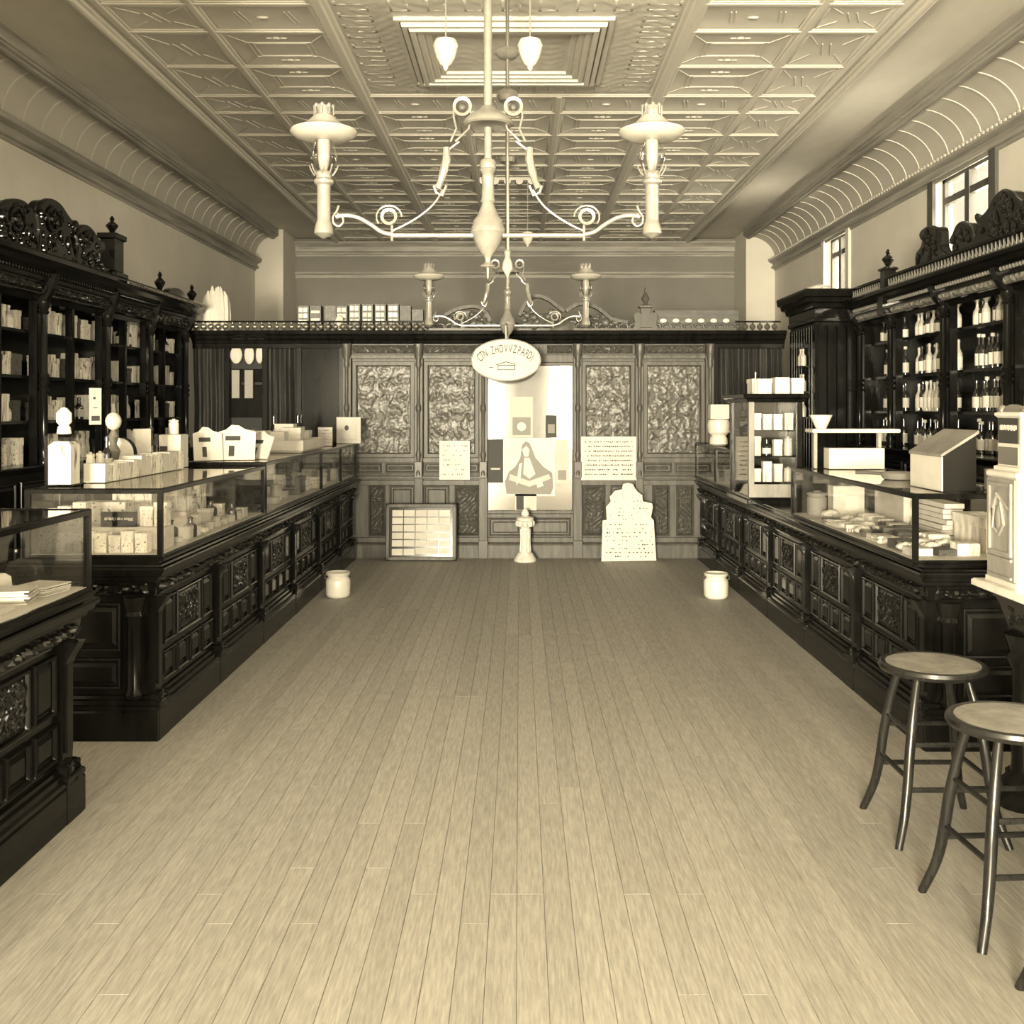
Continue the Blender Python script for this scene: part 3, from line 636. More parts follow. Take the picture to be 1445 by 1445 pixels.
# ------------------------------------------------------------------ wall cabinets
def turned_column(r, z0, z1):
    h = z1-z0; f = lambda t: z0+h*t
    return [(r*1.3, f(0)), (r*1.3, f(.02)), (r, f(.04)), (r*1.25, f(.07)), (r*.85, f(.1)), (r*.85, f(.44)), (r*1.3, f(.46)), (r*.8, f(.48)), (r*1.35, f(.5)), (r*.8, f(.52)), (r*1.3, f(.54)), (r*.8, f(.56)), (r*.75, f(.92)), (r*1.2, f(.935)), (r*.9, f(.95)), (r*1.4, f(.975)), (r*1.5, f(1))]
def wall_cabinet(name, label, s, Xf, Xw, Y0, Y1, majors, minors, zb, shelves, zcol, ztop, yp=1):
    t = thing(name, label, 'cabinet', ((Xf+Xw)/2, (Y0+Y1)/2, 0))
    def bx(x0, x1, y0, y1, z0, z1): return MB().box(min(x0, x1), max(x0, x1), y0, y1, z0, z1)
    bx(Xw, Xf+s*.12, Y0, Y1, .1, zb-.03).build('base_cupboard', 'darkv', t, True, False)
    r = (min(Xw, Xf+s*.12), max(Xw, Xf+s*.12), Y0, Y1); fl_ = (s < 0, s > 0, 1, yp)
    MB().loft(r, [(0, .02), (.11, .02), (.12, 0), (.14, 0)], fl_).build('plinth', 'dark', t, True, False)
    MB().loft(r, [(zb-.05, 0), (zb-.04, .02), (zb-.01, .03), (zb, .025)], fl_).build('base_ledge', 'dark', t, True, False)
    for a, b in zip(majors[:-1], majors[1:]):
        for h_ in (0, 1):
            w = (b-a)/2-.06; c = a+(b-a)*(.25+.5*h_); d = link('cupboard_door', panel_mesh(w, zb-.3), 'dark', t, (Xf+s*.121-t.location.x, c-t.location.y, (zb+.1)/2), 0 if s > 0 else math.pi)
            MB().ball((s*.03, (w/2-.05)*(1 if h_ else -1)*(-1), 0), .015).build('knob', 'metal', d) if s > 0 else MB().ball((.03, (w/2-.05), 0), .015).build('knob', 'metal', d)
    bx(Xw, Xw+s*.02, Y0, Y1, zb, zcol+.03).build('back_panel', 'darkv', t, True, False)
    for z in shelves: bx(Xw+s*.02, Xf-s*.03, Y0+.02, Y1-.02, z-.022, z).build('shelf', 'dark', t, True, False)
    for y in (Y0, Y1-.03): bx(Xw, Xf, y, y+.03, zb, zcol+.03).build('side_panel', 'darkv', t, True, False)
    for y in majors:
        bx(Xf-s*.06, Xf, y-.04, y+.04, zb, zcol).build('post', 'darkv', t, True, False)
        MB().lathe(turned_column(.03, zb, zcol), (Xf+s*.035, y, 0), 12).build('turned_column', 'dark', t, True)
    for y in minors: bx(Xf-s*.05, Xf+s*.005, y-.022, y+.022, zb, zcol).build('post', 'darkv', t, True, False)
    e = (min(Xw, Xf), max(Xw, Xf), Y0, Y1); hh = ztop-zcol
    MB().loft(e, [(zcol, 0), (zcol+hh*.12, .02), (zcol+hh*.15, .06), (zcol+hh*.42, .065), (zcol+hh*.45, .08), (zcol+hh*.55, .085), (zcol+hh*.6, .1), (zcol+hh*.7, .13), (zcol+hh*.8, .15), (zcol+hh*.86, .17), (zcol+hh*.95, .175), (zcol+hh, .165)], fl_).build('entablature', 'dark', t, True, False)
    MB().field(lambda u, v, q: (Xf+s*(.06+q), u, v), Y0, Y1, zcol+hh*.17, zcol+hh*.41, int((Y1-Y0)*55), 8, leaf(31, 48, .022)).build('carved_frieze', 'carveglint' if s < 0 else 'carve', t, True)
    b = MB(); y = Y0
    while y < Y1: b.ball((Xf+s*.098, y, zcol+hh*.57), .014, 6, 4, (1, .8, 1.2)); y += .045
    b.build('bead_row', 'carveglint' if s < 0 else 'carve', t, True, kind='stuff')
    for y in majors:
        MB().prism([(Xf+s*.0, zcol-.02), (Xf+s*.06, zcol), (Xf+s*.11, zcol+hh*.3), (Xf+s*.14, zcol+hh*.62), (Xf, zcol+hh*.62)], 'y', y-.035, y+.035).build('bracket', 'darkv', t, True, False)
    return t
def finial(t, s, X, y, z, h, m='carve'):
    MB().lathe([(.035, z), (.035, z+.02*h), (.018, z+.1*h), (.03, z+.25*h), (.05, z+.42*h), (.052, z+.5*h), (.03, z+.62*h), (.012, z+.72*h), (.022, z+.8*h), (.016, z+.9*h), (.002, z+h)], (X, y, 0), 10).build('finial', m, t, True)
lmaj = [6.55, 7.75, 8.95, 10.0, 11.05]; lmin = [7.15, 8.33, 9.44, 10.47]
LSH = [1.2, 1.51, 1.835, 2.16]
LC = wall_cabinet('wall_cabinet', 'tall dark wall cabinet of shelves with scrolled crest along the left wall', 1, -3.5, XL, 6.0, 11.1, lmaj, lmin, 1.2, LSH[1:], 2.375, 2.70)
Xc = -3.42
def lc(zx, zy, X=Xc, ox=0, oy=270, k=4.25, zmin=2.70):
    x, y = ox+zx/k, oy+zy/k; Y = X*FPX/(x-VX); return (Y, max(zmin, EYE+(VY-y)*Y/FPX))
def crest(t, s, X, ptsz, conv, zbase, ext0=None, ext1=None, th=.05, seed=2, blobs=120, name='scrolled_crest'):
    P = [(a, max(zbase, b)) for a, b in (conv(*p) for p in ptsz)]
    P = smooth(P, 3)
    if ext0: P = [ext0]+P
    if ext1: P = P+[ext1]
    poly = P+[(P[-1][0], zbase), (P[0][0], zbase)]
    o = MB().prism(poly, 'x', X-th, X+th).build(name, 'carve', t, True, False)
    edge = MB().tube([(X+s*th*.6, y, z-.008) for y, z in P], .02, 6); edge.build('crest_moulding', 'carve', o, True)
    rr = random.Random(seed); ys = sorted(p[0] for p in poly); zs_ = [p[1] for p in poly]; c = MB(); n = 0
    for _ in range(6000):
        if n >= blobs: break
        y = rr.uniform(ys[0], ys[-1]); z = rr.uniform(zbase, max(zs_)); r_ = rr.uniform(.012, .032)
        if not all(inside(y+a, z+b_, poly) for a, b_ in ((-.03, 0), (.03, 0), (0, .035), (0, -.01))): continue
        c.ball((X+s*th, y, z), r_, 7, 5, (.8, 1, rr.uniform(.7, 1.8))); n += 1
    c.build('crest_carving', 'carve', o, True, kind='stuff')
    return o
def lp(x, y): Y = Xc*FPX/(x-VX); return (Y, EYE+(VY-y)*Y/FPX)
for n, pts in enumerate(([(-15,345),(-15,300),(-5,287),(10,282),(25,285),(36,296),(41,310),(40,328),(37,352)], [(45,354),(47,325),(45,302),(50,288),(58,282),(68,283),(78,290),(86,302),(94,312),(101,313),(101,322),(91,325),(88,335),(92,348),(98,366)], [(100,366),(102,345),(101,330),(106,320),(115,319),(124,326),(131,338),(139,343),(139,352),(131,354),(132,364),(140,378)])):
    crest(LC, 1, Xc, pts, lp, 2.70, seed=n+2, blobs=45)
    cy_, cz_ = lp(*[(12, 312), (64, 312), (113, 340)][n]); rr_ = (.1, .11, .075)[n]
    MB().tube([(Xc+.06, cy_+rr_*(1-k/26)*math.cos(k*.5), cz_+rr_*(1-k/26)*math.sin(k*.5)) for k in range(24)], .014, 6).build('volute', 'carve', LC, True)
MB().box(Xc-.04, Xc+.04, 6.9, lp(148, 300)[0], 2.69, 2.745).build('crest_base', 'carve', LC, True, False)
p = MB(); y1, _ = lc(672, 300); zt = lc(672, 225)[1]
p.loft((Xc-.06, Xc+.06, y1-.1, y1+.1), [(2.7, .03), (2.73, .03), (2.75, 0), (zt-.1, 0), (zt-.09, .02), (zt-.05, .02), (zt-.04, -.03)]); p.build('finial_post', 'carve', LC, True, False)
finial(LC, 1, Xc, y1, zt-.05, .16)
for k in range(1): finial(LC, 1, Xc+.03, 10.02, 2.69, .2)
finial(LC, 1, Xc+.03, 11.0, 2.69, .19)
MB().prism([(10.25+.5*(1-math.cos(a))/2*1.2, 2.69+.1*math.sin(a)) for a in [math.pi*k/10 for k in range(11)]], 'x', Xc-.03, Xc+.03).build('arched_crest', 'carve', LC, True)
g = MB(); y = 8.95
while y < 11.05: g.ball((Xc+.13, y, 2.66), .016, 6, 4); y += .06
g.build('bead_row', 'metal', LC, True, kind='stuff')

rmaj = [5.9, 7.01, 8.07, 9.22, 10.05]
RSH = [1.265, 1.575, 1.885, 2.2]
RC = wall_cabinet('wall_cabinet', 'tall dark wall cabinet of bottles with scrolled crest along the right wall', -1, 3.25, XR, 5.2, 10.1, rmaj, [], 1.265, RSH[1:], 2.37, 2.62, 0)
Xr = 3.2
MB().loft((Xr-.02, XR-.02, 5.2, 10.1), [(2.615, 0), (2.62, .0), (2.715, .0), (2.72, .02), (2.74, .02)], (1, 0, 1, 0)).build('gallery_board', 'dark', RC, True, False)
g = MB(); y = 5.3
while y < 10.06:
    g.tube([(Xr-.035, y-.02, 2.632), (Xr-.045, y, 2.70), (Xr-.035, y+.02, 2.632)], .007, 5); g.ball((Xr-.035, y+.03, 2.655), .011, 6, 4); y += .06
g.build('gallery_carving', 'carveglint', RC, True, kind='stuff')
def rc(zx, zy): return (lambda x, y: (Xr*FPX/(x-VX), max(2.74, EYE+(VY-y)*(Xr*FPX/(x-VX))/FPX)))(1180+zx/5.453, 260+zy/5.453)
crest(RC, -1, Xr+.02, [(640,700),(640,540),(680,480),(690,420),(668,390),(690,350),(740,328),(790,340),(797,420),(803,480),(830,530),(880,540),(922,508),(945,440),(900,435),(930,370),(960,310),(1000,295),(1040,330),(1062,400),(1090,420),(1120,350),(1165,335),(1112,275),(1098,235),(1130,262),(1200,190),(1240,110),(1300,50),(1360,60),(1400,110),(1445,140)], rc, 2.74, None, (6.0, 2.95), seed=8)
yy = Xr*FPX/(1258-VX)
MB().loft((Xr-.08, Xr+.02, yy-.05, yy+.05), [(2.40, .02), (2.60, .02), (2.62, 0), (2.78, 0), (2.785, .015), (2.80, .015), (2.81, 0)]).build('finial_post', 'carve', RC, True, False)
finial(RC, -1, Xr-.03, yy, 2.80, .17)

# boarded corner block between the right cabinet and the partition
cb = thing('boarded_closet', 'dark boarded corner closet between the right cabinet and the partition', 'closet', (3.2, 10.8, 0))
MB().box(2.87, XR-.004, 10.27, 11.25, 0, 2.44).build('carcass', 'darkv', cb, True, False)
bm_ = MB().loft((-.046, .046, -.02, 0), [(0, 0), (2.40, 0)]); bme = MB().prism([(-.047, 0), (-.042, -.018), (.042, -.018), (.047, 0)], 'z', 0, 2.4).mesh('board', False)
for k in range(8): link('board', bme, 'darkv', cb, (2.92+.094*k-3.2, 10.27-10.8, 0))
for k in range(10): link('board', bme, 'darkv', cb, (2.87-3.2, 10.32+.094*k-10.8, 0), -math.pi/2)
MB().box(2.848, 2.875, 10.248, 10.275, 0, 2.43).build('corner_post', 'darkv', cb, True, False)
MB().loft((2.87, XR-.004, 10.27, 11.25), [(2.43, .01), (2.44, .03), (2.47, .03), (2.48, .02), (2.56, .02), (2.57, .05), (2.61, .06), (2.62, .1), (2.66, .11), (2.67, .14), (2.72, .15), (2.74, .15)], (1, 0, 1, 0)).build('cornice', 'dark', cb, True, False)
# ------------------------------------------------------------------ chandeliers
K = 5.5/FPX
def zy(y): return EYE+(VY-y)*K
def rx(x): return (x-688.5)*K
CZ = ZC
def chandelier():
    t = thing('oil_lamp_chandelier', 'large pale two-armed oil lamp chandelier hanging nearest the camera', 'chandelier', (rx(0)*0+(688.5-VX)*K, 5.5, 0))
    MB().lathe([(.022, zy(160)), (.022, CZ-.06), (.08, CZ-.05), (.09, CZ)], n=14).build('hanging_rod', 'brasslight', t)
    MB().lathe([(.03, zy(150)), (.05, zy(156)), (.1, zy(164)), (.128, zy(172)), (.132, zy(176)), (.12, zy(178)), (.03, zy(170))], n=24).build('pulley_disc', 'brasslight', t)
    MB().lathe([(.02, zy(180)), (.02, zy(224)), (.035, zy(226)), (.044, zy(231)), (.04, zy(238)), (.046, zy(240)), (.03, zy(246)), (.034, zy(252)), (.03, zy(256)), (.034, zy(280)), (.04, zy(284)), (.03, zy(288))], n=16).build('centre_column', 'brasslight', t)
    MB().lathe([(.03, zy(286)), (.04, zy(294)), (.06, zy(306)), (.078, zy(312)), (.082, zy(320)), (.088, zy(322)), (.09, zy(328)), (.08, zy(332)), (.07, zy(342)), (.045, zy(354)), (.02, zy(362)), (.014, zy(368)), (.018, zy(371)), (.04, zy(375)), (.035, zy(377)), (.008, zy(378)), (.006, zy(392)), (.002, zy(394))], n=20).build('centre_urn', 'brassdark', t).data.materials[0] = MAT['brasslight']
    for s in (-1, 1):
        x = s*rx(723.5+0); 
        px_ = s*(36*K)
        w = MB().lathe([(.034, -.012), (.05, -.015), (.052, 0), (.05, .015), (.034, .012), (.034, -.012)], (px_, 0, zy(151)), 18, 'y', caps=False).build('pulley_ring', 'brasslight', t)
        MB().ball((px_, 0, zy(151)), .022, 10, 6, (1, .6, 1)).build('pulley_axle', 'winwood', w)
        h = MB()
        for d in (-.045, .045): h.tube([(px_+d, 0, zy(150)), (px_+d, 0, zy(165)), (px_+d*.7, 0, zy(182)), (px_+s*.05+d*.3, 0, zy(200))], .006, 6)
        h.tube([(px_-.045, 0, zy(150)), (px_-.03, 0, zy(140)), (px_, 0, zy(137)), (px_+.03, 0, zy(140)), (px_+.045, 0, zy(150))], .007, 6)
        h.build('pulley_bracket', 'brasslight', t)
        a, b = rx(625)*-1*s, 0
        A = lambda x_, y_: (s*(x_-688.5)*-1*K*1, 0, zy(y_))
        MB().tube([A(630, 208), A(630, 225), A(626, 242), A(621, 258), A(617, 266)], [.018, .022, .022, .016, .02], 8).build('chain_grip', 'brasslight', t)
        MB().tube([A(648, 200), A(640, 206), A(632, 212)], .006, 6).build('chain', 'brasslight', t); MB().tube([A(612, 262), A(616, 272), A(624, 276), A(630, 262)], .008, 6).build('hook', 'brasslight', t)
        g = MB()
        g.tube(smooth([A(625, 268), A(612, 288), (A(592, 305)), A(570, 318), A(553, 326)], 4), .0055, 6); g.build('stay', 'brasslight', t)
        arm = MB().tube([A(672, 332), A(553, 332)], .011, 8)
        arm.tube(smooth([A(553, 331), A(538, 327), A(522, 316), A(505, 307), A(488, 304), A(474, 306)], 4), .011, 8); arm.build('arm', 'brasslight', t)
        ring = MB().lathe([(.028, -.01), (.044, -.014), (.046, 0), (.044, .014), (.028, .01), (.028, -.01)], A(549, 306), 16, 'y', caps=False).build('ring_ornament', 'brasslight', t)
        r2 = MB().tube([A(549+18*math.cos(q), 306-16*math.sin(q)) for q in [math.pi*(.0+.12*k) for k in range(11)]], .005, 6); r2.tube([A(553, 318), A(553, 340)], .007, 6); r2.tube(smooth([A(476, 302), A(483, 306), A(484, 314), A(478, 319), A(471, 315), A(470, 306), A(475, 298), A(478, 290)], 4), .006, 6); r2.build('scroll_wire', 'brasslight', t)
        lx = s*231.5*K
        body = MB().lathe([(.002, zy(337)), (.02, zy(335)), (.05, zy(330)), (.048, zy(322)), (.04, zy(315)), (.037, zy(313)), (.035, zy(310)), (.035, zy(262)), (.05, zy(259)), (.052, zy(255)), (.04, zy(252)), (.04, zy(247)), (.045, zy(245)), (.036, zy(242))], (lx, 0, 0), 16).build('lamp_font', 'brasslight', t)
        MB().lathe([(.036, zy(242)), (.05, zy(236)), (.066, zy(228)), (.07, zy(222)), (.06, zy(210)), (.05, zy(200)), (.045, zy(190))], (lx, 0, 0), 18).build('chimney', 'crystal', body)
        MB().lathe([(.016, zy(242)), (.024, zy(236)), (.03, zy(225)), (.034, zy(205)), (.03, zy(190))], (lx, 0, 0), 12).build('mantle', 'opal', body)
        MB().lathe([(.062, zy(198)), (.1, zy(198)), (.15, zy(193)), (.172, zy(187)), (.168, zy(184)), (.13, zy(180)), (.09, zy(174)), (.06, zy(166)), (.045, zy(163))], (lx, 0, 0), 32).build('shade', 'opal', body)
        cm = MB().lathe([(.036, zy(164)), (.036, zy(157)), (.05, zy(151)), (.044, zy(151)), (.03, zy(157)), (.03, zy(164))], (lx, 0, 0), 14)
        for k in range(8):
            q = k*math.pi/4; cm.ball((lx+.046*math.cos(q), .046*math.sin(q), zy(150)), .011, 6, 4); cm.tube([(lx+.05*math.cos(q), .05*math.sin(q), zy(163)), (lx+.05*math.cos(q), .05*math.sin(q), zy(151))], .004, 5)
        cm.build('smoke_crown', 'brasslight', body)
        gal = MB()
        for k in range(8):
            q = k*math.pi/4; gal.tube(smooth([(lx+.045*math.cos(q), .045*math.sin(q), zy(248)), (lx+.062*math.cos(q), .062*math.sin(q), zy(242)), (lx+.074*math.cos(q), .074*math.sin(q), zy(234))], 4), .0035, 5)
        gal.build('gallery_prongs', 'brasslight', body)
        wx = s*59.5*K
        wt = MB().lathe([(.004, zy(100)), (.012, zy(97)), (.014, zy(94)), (.03, zy(91)), (.048, zy(82)), (.06, zy(72)), (.062, zy(68)), (.066, zy(66)), (.064, zy(63)), (.055, zy(57)), (.02, zy(54)), (.004, zy(53))], (wx, 0, 0), 18).build('balance_weight', 'opal', t)
        MB().tube([(wx, 0, zy(54)), (wx, 0, CZ-.1)], .0045, 6).build('cord', 'brasslight', wt)
    c = MB().box(-.3, .3, -.02, .02, CZ-.11, CZ-.08)
    for k in range(5): c.lathe([(.0, -.03), (.04, -.03), (.045, 0), (.04, .03), (0, .03)], (-.26+.13*k, 0, CZ-.12), 12, 'y')
    c.build('ceiling_pulleys', 'brassdark', t)
    return t
ch1 = chandelier()
ch2 = copy_tree(ch1, None, ((716-VX)*10.93/FPX, 10.93, ZC-ZC*.95), None, (.95, .95, .95))
ch2.location.z = EYE-EYE*.95-.0
ch2['label'] = 'pale two-armed oil lamp chandelier hanging before the partition crest'
for c in [o for o in bpy.data.objects if o.parent == ch2 and o.name.startswith('hanging_rod')]: c.data = c.data.copy()
for c in (ch1, ch2): c['group'] = 'oil lamp chandeliers'
for c in [o for o in bpy.data.objects if o.parent == ch2 and o.name.startswith('hanging_rod')]:
    top = (ZC-ch2.location.z)/.95
    for v in c.data.vertices:
        if v.co.z > CZ-.2: v.co.z += top-CZ
# slim dark gas pipe with cup between the two chandeliers
gp = thing('gas_pipe', 'slim dark gas pipe with a small cup hanging behind the nearest chandelier', 'pipe', ((716-VX)*6.3/FPX, 6.3, 0))
zg = lambda y: EYE+(VY-y)*6.3/FPX
MB().lathe([(.011, zg(352)), (.011, ZC-.03), (.03, ZC-.02), (.04, ZC)], n=10).build('pipe', 'brassdark', gp)
MB().lathe([(.012, zg(146)), (.05, zg(143)), (.065, zg(136)), (.06, zg(130)), (.03, zg(126)), (.012, zg(122))], n=14).build('cup', 'brassdark', gp)
MB().lathe([(.012, zg(352)), (.02, zg(355)), (.014, zg(362)), (.03, zg(372)), (.032, zg(380)), (.01, zg(388)), (.002, zg(392))], n=12).build('end_drop', 'opal', gp)
MB().lathe([(.012, zg(84)), (.05, zg(82)), (.075, zg(76)), (.06, zg(70)), (.012, zg(67))], n=16).build('flange', 'brasslight', gp)

# oval hanging sign
YS = 10.78
sx, sz = U(714, 508, YS)
sg = thing('oval_hanging_sign', 'white oval sign with arched lettering hanging over the mirror', 'sign', (sx, YS, sz))
a_, b_ = 48.5*YS/FPX, 29*YS/FPX
MB().lathe([(.0, -.012), (.97, -.012), (1.0, -.006), (1.0, .006), (.97, .012), (0, .012)], (0, 0, 0), 48, 'y', (a_, b_)).build('board', 'paper', sg)
MB().tube([(a_*math.cos(q), -.004, b_*math.sin(q)) for q in [2*math.pi*k/48 for k in range(48)]], .009, 6, True).build('rim', 'greywood', sg)
def text_mesh(ch, size):
    cu = bpy.data.curves.new('t', 'FONT'); cu.body = ch; cu.size = size; cu.align_x = 'CENTER'; cu.extrude = .0008
    o = bpy.data.objects.new('t', cu); COL.objects.link(o); dg = bpy.context.evaluated_depsgraph_get()
    me = bpy.data.meshes.new_from_object(o.evaluated_get(dg)); bpy.data.objects.remove(o); me.materials.clear(); return me
word = 'CTN.ZHDVVZPARDI'
for i, chh in enumerate(word):
    q = math.radians(152-124*i/(len(word)-1)); me = text_mesh(chh, .115)
    o = bpy.data.objects.new('letter', me); COL.objects.link(o); o.parent = sg; me.materials.append(MAT['greyink'])
    o.scale = (.5, 1, 1); o.location = (a_*.80*math.cos(q), -.0135, b_*.78*math.sin(q)-.085); o.rotation_euler = (math.pi/2, 0, 0); o.rotation_euler = (math.pi/2, -(q-math.pi/2)*.55, 0)
em = MB()
for p_, q_ in (((-.1, -.05), (.0, -.02)), ((0, -.02), (.1, -.045)), ((-.08, -.1), (.09, -.1)), ((-.08, -.1), (-.08, -.05)), ((.09, -.1), (.09, -.05)), ((-.08, -.055), (.09, -.055)), ((-.17, -.075), (-.13, -.075))):
    em.tube([(p_[0], -.013, p_[1]), (q_[0], -.013, q_[1])], .004, 5)
em.build('emblem', 'greyink', sg)
MB().tube([(0, 0, b_-.01), (0, 0, b_+.14), (0, .03, b_+.16), (0, .1, b_+.165)], .011, 8).build('hanger', 'brasslight', sg)

# ------------------------------------------------------------------ stools
def stool():
    t = thing('round_stool', '', 'stool', (0, 0, 0), 0, 'round wooden stools on the right')
    sh = .63
    seat = MB().lathe([(0, sh-.03), (.17, sh-.035), (.19, sh-.03), (.2, sh-.015), (.197, sh-.002), (.188, sh+.002), (.178, sh-.001), (.0, sh-.003)], n=40)
    so = seat.build('seat_rim', 'stoolwood', t)
    MB().lathe([(0, sh-.0025), (.172, sh-.0015), (.172, sh+.0006), (0, sh+.0004)], n=40).build('seat_panel', 'seatply', so)
    for k in range(4):
        a = math.pi/4+k*math.pi/2; c, s_ = math.cos(a), math.sin(a)
        rad = [(.13, sh-.03), (.165, .48), (.195, .34), (.21, .24), (.235, .12), (.285, .0)]
        MB().tube([(r*c, r*s_, z) for r, z in smooth(rad, 4)], [.014+.0047*math.sin(math.pi*min(1, k_/20)) for k_ in range(21)], 12).build('leg', 'stoolwood', t)
    def leg_at(k, z):
        rad = [(.285, 0), (.235, .12), (.21, .24), (.195, .34), (.165, .48), (.13, .6)]
        for (r0, z0), (r1, z1) in zip(rad[:-1], rad[1:]):
            if z0 <= z <= z1: r = r0+(r1-r0)*(z-z0)/(z1-z0)
        a = math.pi/4+k*math.pi/2; return (r*math.cos(a), r*math.sin(a), z)
    for lev, order in ((.2, 1), (.36, 1)):
        for k in range(4):
            dz = .04*(k % 2); MB().tube([leg_at(k, lev+dz), leg_at((k+1) % 4, lev+dz)], .0095, 8).build('rung', 'stoolwood', t)
    return t
s1 = stool(); s1.location = (1.575, 4.05, 0); s1['label'] = 'round wooden stool standing farthest back beside the right counter'
s2 = copy_tree(s1, None, (1.545, 3.33, 0), .06); s2['label'] = 'round wooden stool with a pale worn seat, middle one of the row'
s3 = copy_tree(s1, None, (1.57, 2.72, 0), -.05); s3['label'] = 'round stool nearest the camera, only a leg showing at lower right'
for s_ in (s2, s3): s_['group'] = 'round wooden stools on the right'

# ------------------------------------------------------------------ pots on the floor
def pot(loc, label):
    t = thing('white_spittoon', label, 'spittoon', loc, 0, 'white pots on the floor')
    MB().lathe([(.075, 0), (.092, .01), (.102, .03), (.104, .14), (.098, .16), (.085, .172), (.085, .18), (.1, .2), (.103, .21), (.095, .215), (.07, .19), (.06, .1), (0, .09)], n=28).build('body', 'white', t)
    for s in (-1, 1): MB().tube([(s*.08, 0, .19), (s*.112, 0, .188), (s*.114, 0, .165), (s*.09, 0, .155)], .008, 6).build('handle', 'ink', t)
    return t
pot((-1.535, 9.0, 0), 'white pot on the floor beside the left counter'); pot((1.655, 8.95, 0), 'white pot on the floor beside the right counter')

# ------------------------------------------------------------------ things leaning on the partition
def strokes(mb, x0, x1, z0, z1, rows, y, seed, dens=.75, h=None):
    """rows of small unreadable print marks on a face at depth y"""
    rr = random.Random(seed); rh = (z1-z0)/rows
    for r in range(rows):
        x = x0; zc = z1-rh*(r+.5)
        while x < x1:
            w = rr.uniform(.006, .02)*(x1-x0)/.4
            if rr.random() < dens: mb.box(x, min(x+w*.7, x1), y-.0012, y, zc-rh*.18*rr.uniform(.4, 1), zc+rh*.18*rr.uniform(.4, 1))
            x += w
    return mb
def placard(name, label, cat, x0, y0, x1, y1, Y, rows=0, seed=1, lean=0, m='paper', dens=.7, group=None):
    (X0, Z1), (X1, Z0) = U(x0, y0, Y), U(x1, y1, Y); w, h = X1-X0, Z1-Z0
    t = thing(name, label, cat, ((X0+X1)/2, Y, Z0), 0, group); t.rotation_euler = (-lean, 0, 0)
    MB().loft((-w/2, w/2, -.004, .004), [(0, 0), (h, 0)]).build('card', m, t, smooth=False)
    if rows: strokes(MB(), -w/2*.86, w/2*.86, h*.08, h*.93, rows, -.0045, seed, dens).build('print', 'greyink', t, smooth=False, kind='stuff')
    return t
# framed rack of cards
Yf = 11.22; (fx0_, fz1_), (fx1_, fz0_) = U(545, 709, Yf), U(645, 788.5, Yf)
t = thing('framed_card_display', 'wooden frame of small white cards leaning at the foot of the partition', 'picture frame', ((fx0_+fx1_)/2, Yf-.1, .002)); t.rotation_euler = (-.12, 0, 0)
w, h = (fx1_-fx0_), .60
f = MB()
for q in ((-w/2, w/2, 0, .05), (-w/2, w/2, h-.05, h), (-w/2, -w/2+.05, 0, h), (w/2-.05, w/2, 0, h)):
    f.add([(q[0],.02,q[2]),(q[1],.02,q[2]),(q[1],.02,q[3]),(q[0],.02,q[3]),(q[0]+.01,-.015,q[2]+.01),(q[1]-.01,-.015,q[2]+.01),(q[1]-.01,-.015,q[3]-.01),(q[0]+.01,-.015,q[3]-.01)], [(3,2,1,0),(4,5,6,7),(0,1,5,4),(1,2,6,5),(2,3,7,6),(3,0,4,7)])
f.build('frame', 'oak', t, smooth=False); MB().box(-w/2+.04, w/2-.04, .0, .012, .04, h-.04).build('backing', 'dark', t, smooth=False)
cw, chh_ = (w-.13)/5, (h-.13)/6
cm_ = MB().box(-cw/2+.005, cw/2-.005, -.006, 0, -chh_/2+.006, chh_/2-.006).mesh('card', False)
for r_ in range(6):
    for c_ in range(5): link('card', cm_, 'paper', t, (-w/2+.065+cw*(c_+.5), 0, .065+chh_*(r_+.5)-(.012 if r_ == 0 and c_ < 2 else 0)))
# plaster pedestal
X, Z = U(741, 789, 11.2)
t = thing('plaster_pedestal', 'small plaster pedestal with leafy capital below the mirror', 'pedestal', (X, 11.12, 0))
MB().lathe([(.0, 0), (.115, .0), (.12, .02), (.11, .04), (.1, .05), (.085, .08), (.06, .1)], n=22).build('base', 'plaster', t)
sh = MB().lathe([(.062, .09), (.05, .12), (.046, .32), (.052, .36)], n=18)
for k in range(9):
    q = k*2*math.pi/9; sh.tube([(.055*math.cos(q), .055*math.sin(q), .1), (.047*math.cos(q), .047*math.sin(q), .2), (.047*math.cos(q), .047*math.sin(q), .34)], .009, 6)
sh.build('shaft', 'plaster', t)
cp_ = MB().lathe([(.05, .35), (.07, .4), (.075, .42), (.09, .43), (.092, .455), (.05, .47), (.03, .475)], n=18)
for k in range(8):
    q = k*math.pi/4; cp_.ball((.075*math.cos(q), .075*math.sin(q), .395), .03, 7, 5, (1, 1, 1.2))
cp_.build('capital', 'plaster', t)
MB().lathe([(.03, .47), (.045, .49), (.035, .52), (.02, .545), (0, .55)], n=14).build('finial', 'white', t)
# cut-out show card
pts = [(848,792),(850,735),(856,734),(855,716),(862,708),(860,702),(868,693),(878,691),(879,684),(886,682),(893,684),(896,690),(900,695),(906,699),(907,708),(920,711),(921,716),(918,730),(922,735),(925,791)]
Yc = 11.15; P = [U(x, y, Yc) for x, y in pts]; x_m = sum(p[0] for p in P)/len(P); zb_ = min(p[1] for p in P)
t = thing('cut_out_show_card', 'white cut-out show card with printed figures leaning right of the mirror', 'show card', (x_m, Yc-.06, .002)); t.rotation_euler = (-.08, 0, 0)
MB().prism([(a-x_m, b-zb_) for a, b in P], 'y', -.008, .008).build('card', 'paper', t, smooth=False)
m = strokes(MB(), -.25, .25, .03, .4, 9, -.0085, 4, .3); strokes(m, -.2, .2, .42, .72, 8, -.0085, 6, .16); m.build('print', 'greyink', t, smooth=False, kind='stuff')
